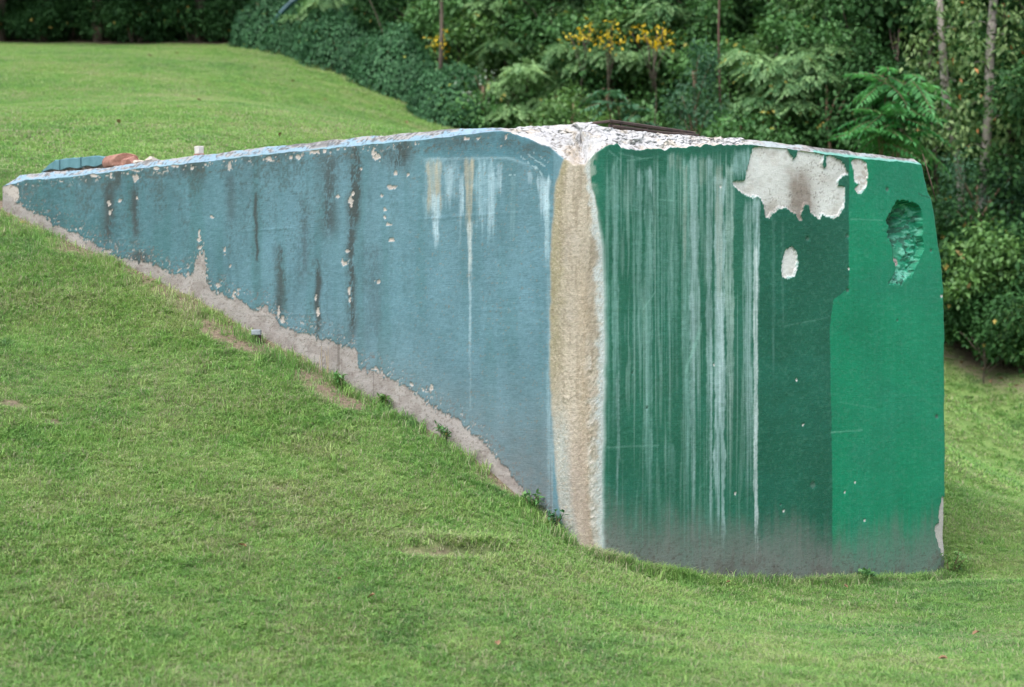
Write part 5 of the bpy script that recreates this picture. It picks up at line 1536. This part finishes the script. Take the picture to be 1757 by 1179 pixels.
IVY = [ivy_mesh(70 + i) for i in range(3)]
ivy_lab = {0: 'tallest ivy hedge shrub at the dark corner where the hedge begins', 12: 'ivy hedge shrub at the low end of the hedge, just above the blue wall top'}
for i, px in enumerate([448, 478, 506, 532, 562, 590, 618, 645, 672, 700, 727, 752, 776]):
    Y = eY(px) + 0.35 + 0.2 * math.sin(i * 2.1)
    g = ground_at(px, Y)
    lm, sm = IVY[i % 3]
    o = thing('ivy_shrub', ivy_lab.get(i, ORD[i] + ' blue green ivy shrub along the hedge, counted down from its dark upper corner'), 'shrub', tuple(g), random.uniform(0, 6.28), 'ivy hedge along the lawn edge',
              (0.85 + 0.2 * math.sin(i * 1.7)) * (0.92 if i < 9 else 0.8))
    link('leaves', lm, o); link('stem', sm, o)
for px, py, rad, lab in [(516, 28, 17, 'pale sprig of new leaves standing above the start of the ivy hedge'), (560, 62, 17, 'pale arching sprig above the middle of the ivy hedge')]:
    tree_from('pale_sprig', lab, 'shrub', px, 0.1, [(px - 6, py, rad * 0.8, 0.0), (px + 6, py + 4, rad * 0.8, 0.0)], M_LOCUST, M_TWIG, 'pad', seed=80 + px % 7, trunk_r=0.015)

# faded blue pipe leaning in the thicket above the hedge
Yb = eY(490) - 0.12
g = ground_at(478, Yb)
a = Vector(at(470, 38, Yb)) - g; b = Vector(at(512, -4, Yb)) - g
bp = MB().tube([(a.x, 0.9, -0.1), Vector((a.x, 0.7, a.z * 0.6)), a + Vector((0, 0.12, -0.1)), a, a.lerp(b, 0.35) + UP * 0.05, a.lerp(b, 0.7) + UP * 0.05, b, b + (b - a) * 0.6], 0.05, 12)
tag(bp.build('blue_pipe', M_BLUEPIPE, None, tuple(g), smooth=True), 'faded blue pipe leaning out of the thicket above the ivy hedge', 'pipe')


# ---- the wood behind: individual trees, then the far mass
def forest_proto(seed, mat, bushy):
    lv = Leaves(seed); r = lv.r; mb = MB(); random.seed(seed)
    H = 5.2 if bushy else 10.5
    limb(mb, (0, 0, -0.3), (random.uniform(-0.3, 0.3), 0, H * 0.93), 0.09 if not bushy else 0.06, 0.02, 0, 9, 8)
    n = 13 if bushy else 20
    for k in range(n):
        a = k * 2.399; q = (k + 0.5) / n
        z = (0.35 + q * 4.6) if bushy else 3.2 + q * 6.8
        R_ = (1.35 if bushy else 2.1) * (1 - 0.45 * q) * random.uniform(0.6, 1.1)
        c = Vector((math.cos(a) * R_, math.sin(a) * R_, z))
        rad = random.uniform(0.6, 0.95) * (1.0 if bushy else 1.5)
        lv.cloud(c, (rad, rad, rad * 0.5), int((900 if bushy else 620) * rad ** 1.3), 0.1 if bushy else 0.14, 0.06 if bushy else 0.09, 0.3)
        limb(mb, (0, 0, max(0.1, z * 0.8 - 0.3)), c, 0.03, 0.008)
    return lv.mesh('crown', mat), mb.mesh('trunk', M_BARK, True)


BUSHY = [forest_proto(90, M_DARK, True), forest_proto(91, M_BROAD, True), forest_proto(92, M_DARK, True)]
TALL = [forest_proto(95, M_DARK, False), forest_proto(96, M_BROAD, False)]
random.seed(5)


def wood(protos, px, dep, sc, label, group, name='forest_tree'):
    Y = eY(min(max(px, -100), 1850)) + dep
    g = ground_at(px, Y)
    c, t = random.choice(protos)
    o = thing(name, label, 'tree', tuple(g), random.uniform(0, 6.28), group, sc)
    link('crown', c, o); link('trunk', t, o)


for i, px in enumerate(range(-60, 1880, 92)):
    wood(BUSHY, px + random.uniform(-25, 25), (2.9 if px > 440 else 2.8) + random.uniform(0, 1.0), random.uniform(0.8, 1.1), ORD[i] + ' leafy understorey tree from the left in the row just inside the wood edge', 'understorey trees behind the wood edge')
for i, px in enumerate(range(-80, 1900, 105)):
    wood(BUSHY, px + random.uniform(-30, 30), 6.4 + random.uniform(0, 1.5), random.uniform(1.0, 1.3), ORD[i] + ' shaded understorey tree from the left in the deeper second row', 'shaded trees deeper in the wood')
for i, px in enumerate(range(-250, 2050, 150)):
    wood(TALL, px + random.uniform(-40, 40), 4.2 + random.uniform(-0.6, 2.2), random.uniform(0.95, 1.25), ORD[i] + ' tall tree from the left whose crown hangs over the wood edge', 'tall trees of the wood')
for i, px in enumerate(range(-300, 2100, 130)):
    wood(TALL, px + random.uniform(-40, 40), 9.0 + random.uniform(-1, 3), random.uniform(1.1, 1.5), ORD[i] + ' tall tree from the left high on the slope behind the wood', 'tall trees on the far slope')
def low_shrub(seed, mat, R_=0.8, H_=1.0, n=3600, leaf=0.08):
    lv = Leaves(seed); mb = MB(); random.seed(seed)
    for k in range(9):
        a = k * 2.399; q = random.uniform(0.1, 0.75)
        rad = random.uniform(0.28, 0.45) * R_ / 0.8
        c = Vector((math.cos(a) * R_ * q, math.sin(a) * R_ * q, H_ * random.uniform(0.25, 0.85) * (1.1 - 0.4 * q)))
        lv.cloud(c, (rad, rad, rad * 0.8), n // 9, leaf, leaf * 0.6, 0.3, 0.4)
        limb(mb, (random.uniform(-0.1, 0.1), random.uniform(-0.1, 0.1), -0.1), c, 0.014, 0.005)
    return lv.mesh('leaves', mat), mb.mesh('stem', M_BARK, True)


# deep shade at the far left: shrubs darkened in colour under added low-hanging crowns
SHADE = [low_shrub(310, M_DARK), low_shrub(311, M_DARK)]
for i, px in enumerate([-30, 22, 75, 128, 180, 232, 285, 335, 385, 420]):
    Y = eY(px) + 1.1 + 0.5 * math.sin(i * 2.3)
    g = ground_at(px, Y)
    lm, sm = SHADE[i % 2]
    o = thing('wood_edge_shrub', ORD[i] + ' shaded shrub from the left along the level top of the upper lawn', 'shrub', tuple(g), random.uniform(0, 6.28), 'dark shrubs along the top of the lawn', random.uniform(0.8, 1.2))
    link('leaves', lm, o); link('stem', sm, o)


def shading_tree(seed):  # crown kept above the frame, added to shade the wood edge below
    lv = Leaves(seed); r = lv.r; mb = MB(); random.seed(seed)
    limb(mb, (0, 0, -0.3), (0.2, 0, 6.4), 0.13, 0.03, 0, 9, 8)
    for k in range(22):
        a = k * 2.399; q = (k + 0.5) / 22
        c = Vector((math.cos(a), math.sin(a), 0)) * (2.9 * (1 - 0.6 * q) * random.uniform(0.55, 1.1)) + UP * (1.95 + 4.6 * q)
        rad = random.uniform(1.0, 1.4)
        lv.cloud(c, (rad, rad, rad * 0.34), 620, 0.14, 0.085, 0.2)
        limb(mb, (0, 0, max(0.9, c.z * 0.8 - 0.2)), c, 0.035, 0.01)
    return lv.mesh('crown', M_DARK), mb.mesh('trunk', M_BARK, True)


SPREAD = [shading_tree(320), shading_tree(321)]
for i, px in enumerate([-190, -90, 0, 85, 170, 255, 340, 425]):
    Y = eY(px) + 1.0 + 0.8 * (i % 2)
    g = ground_at(px, Y)
    c, t = SPREAD[i % 2]
    o = thing('shading_tree', ORD[i] + ' dark low-crowned tree from the left, added to shade the top of the lawn', 'tree', tuple(g), i * 1.3, 'added low-crowned shade trees over the lawn edge', random.uniform(0.95, 1.1))
    link('crown', c, o); link('trunk', t, o)

# low shrubs that close the wood edge down to the grass at the right, and behind the block
LOWS = [low_shrub(330, M_DARK, 0.8, 1.1), low_shrub(331, M_BROAD, 0.8, 1.0), low_shrub(332, M_BUSH, 0.75, 0.9)]
for i, (px, dep, k, sc) in enumerate([(1628, 0.5, 0, 1.0), (1652, 0.35, 1, 0.75), (1678, 0.55, 0, 1.0), (1706, 0.4, 0, 0.95), (1730, 0.35, 1, 0.7), (1756, 0.4, 0, 1.05), (1785, 0.4, 2, 1.0),
                                      (1640, 1.2, 0, 1.4), (1690, 1.3, 0, 1.5), (1745, 1.2, 0, 1.5), (1600, 1.0, 0, 1.2)]):
    g = ground_at(px, eY(px) + dep)
    lm, sm = LOWS[k]
    o = thing('low_shrub', ORD[i] + ' low leafy shrub closing the wood edge beyond the right end of the block', 'shrub', tuple(g), i * 2.1, 'low shrubs beyond the right end', sc)
    link('leaves', lm, o); link('stem', sm, o)


def thicket():
    """the far undergrowth, one mass"""
    lv = Leaves(300); r = lv.r
    for k in range(150):
        px = r.uniform(-200, 1950); dep = r.uniform(2.5, 14)
        Y = eY(min(max(px, -100), 1850)) + dep
        g = ground_at(px, Y)
        rad = r.uniform(0.8, 1.5)
        lv.cloud(np.array(g) + np.array([0, 0, r.uniform(0.3, 2.2)]), (rad, rad, rad * 0.6), 380, 0.16, 0.1, 0.3)
    o = link('undergrowth', lv.mesh('undergrowth', M_BROAD))
    tag(o, kind='stuff')


thicket()

# ------------------------------------------------------------------ weeds at the wall foot
def weed(px, right, h, n, lab, seed, mat, off=0.06, leafL=0.05, leafW=0.018, grp=None):
    P_ = (on_right(px) + NR * off) if right else (on_left(px) + NL * off)
    z = float(gz([P_[0]], [P_[1]])[0])
    root = thing('weed', lab, 'weed', (P_[0], P_[1], z), 0, grp)
    lv = Leaves(seed); mb = MB(); random.seed(seed)
    for k in range(n):
        t = Vector((random.uniform(-0.5, 0.5) * h, random.uniform(-0.5, 0.2) * h, h * random.uniform(0.6, 1.0)))
        limb(mb, (random.uniform(-0.02, 0.02), 0, -0.02), t, 0.003, 0.0015, 0.05, 4, 4)
        for q in np.linspace(0.3, 1, 6):
            c = np.array([t * q])
            for s in range(2):
                lv.add(c, lv.r.normal(0, 1, (1, 3)) + np.array([[0, 0, 0.3]]), np.array([[0, 0, 1.0]]) + lv.r.normal(0, 0.3, (1, 3)), leafL * lv.r.uniform(0.7, 1.2), leafW)
    link('leaves', lv.mesh('leaves', mat), root)
    mb.build('stem', M_TWIG, root)


weed(962, False, 0.13, 6, 'dark leafy weed against the foot of the buff corner strip', 401, M_IVY, 0.05, 0.045, 0.02)
weed(925, False, 0.13, 6, 'upright weed below the flaked strip near the blue corner', 402, M_BROAD)
weed(668, False, 0.1, 6, 'low reddish weed tuft under the middle of the bare strip', 403, M_BUSH)
weed(600, False, 0.12, 6, 'green weed on the bare soil under the bare strip', 404, M_BROAD)
weed(776, False, 0.14, 5, 'grassy weed at the step of the bare strip', 405, M_BROAD)
weed(1475, True, 0.10, 7, 'small broad leaved weed at the foot of the light green face', 406, M_BROAD, 0.05, 0.06, 0.04)
weed(1618, True, 0.2, 9, 'tangled weed at the lower right end of the block', 407, M_BUSH, 0.08)
Pq = on_left(553) + NL * 0.05
root = thing('dead_stalks', 'thin dead straw stalks standing in front of the bare strip', 'weed', (Pq[0], Pq[1], float(gz([Pq[0]], [Pq[1]])[0])))
random.seed(77)
for k in range(9):
    xx = random.uniform(-0.14, 0.14)
    MB().tube([(xx, -xx * 0.98, -0.02), (xx + random.uniform(-0.03, 0.03), -xx * 0.98, random.uniform(0.1, 0.2))], [0.0025, 0.0012], 5).build('stalk', M_STRAW, root)

# thin dead vine hanging down the far end of the block
e0 = Vector(at(1583, 275, 15.2)); e1 = Vector(at(1597, 312, 15.25)); e2 = Vector(at(1606, 345, 15.25)); e3 = Vector(at(1611, 420, 15.3))
rt = MB().tube([Vector((0, 0, 0.05)), e1 - e0, e2 - e0], [0.003, 0.005, 0.003], 6).build('dead_vine', M_REDBARK, None, tuple(e0), smooth=True)
tag(rt, 'dry brown vine hanging over the worn right end of the block', 'vine')
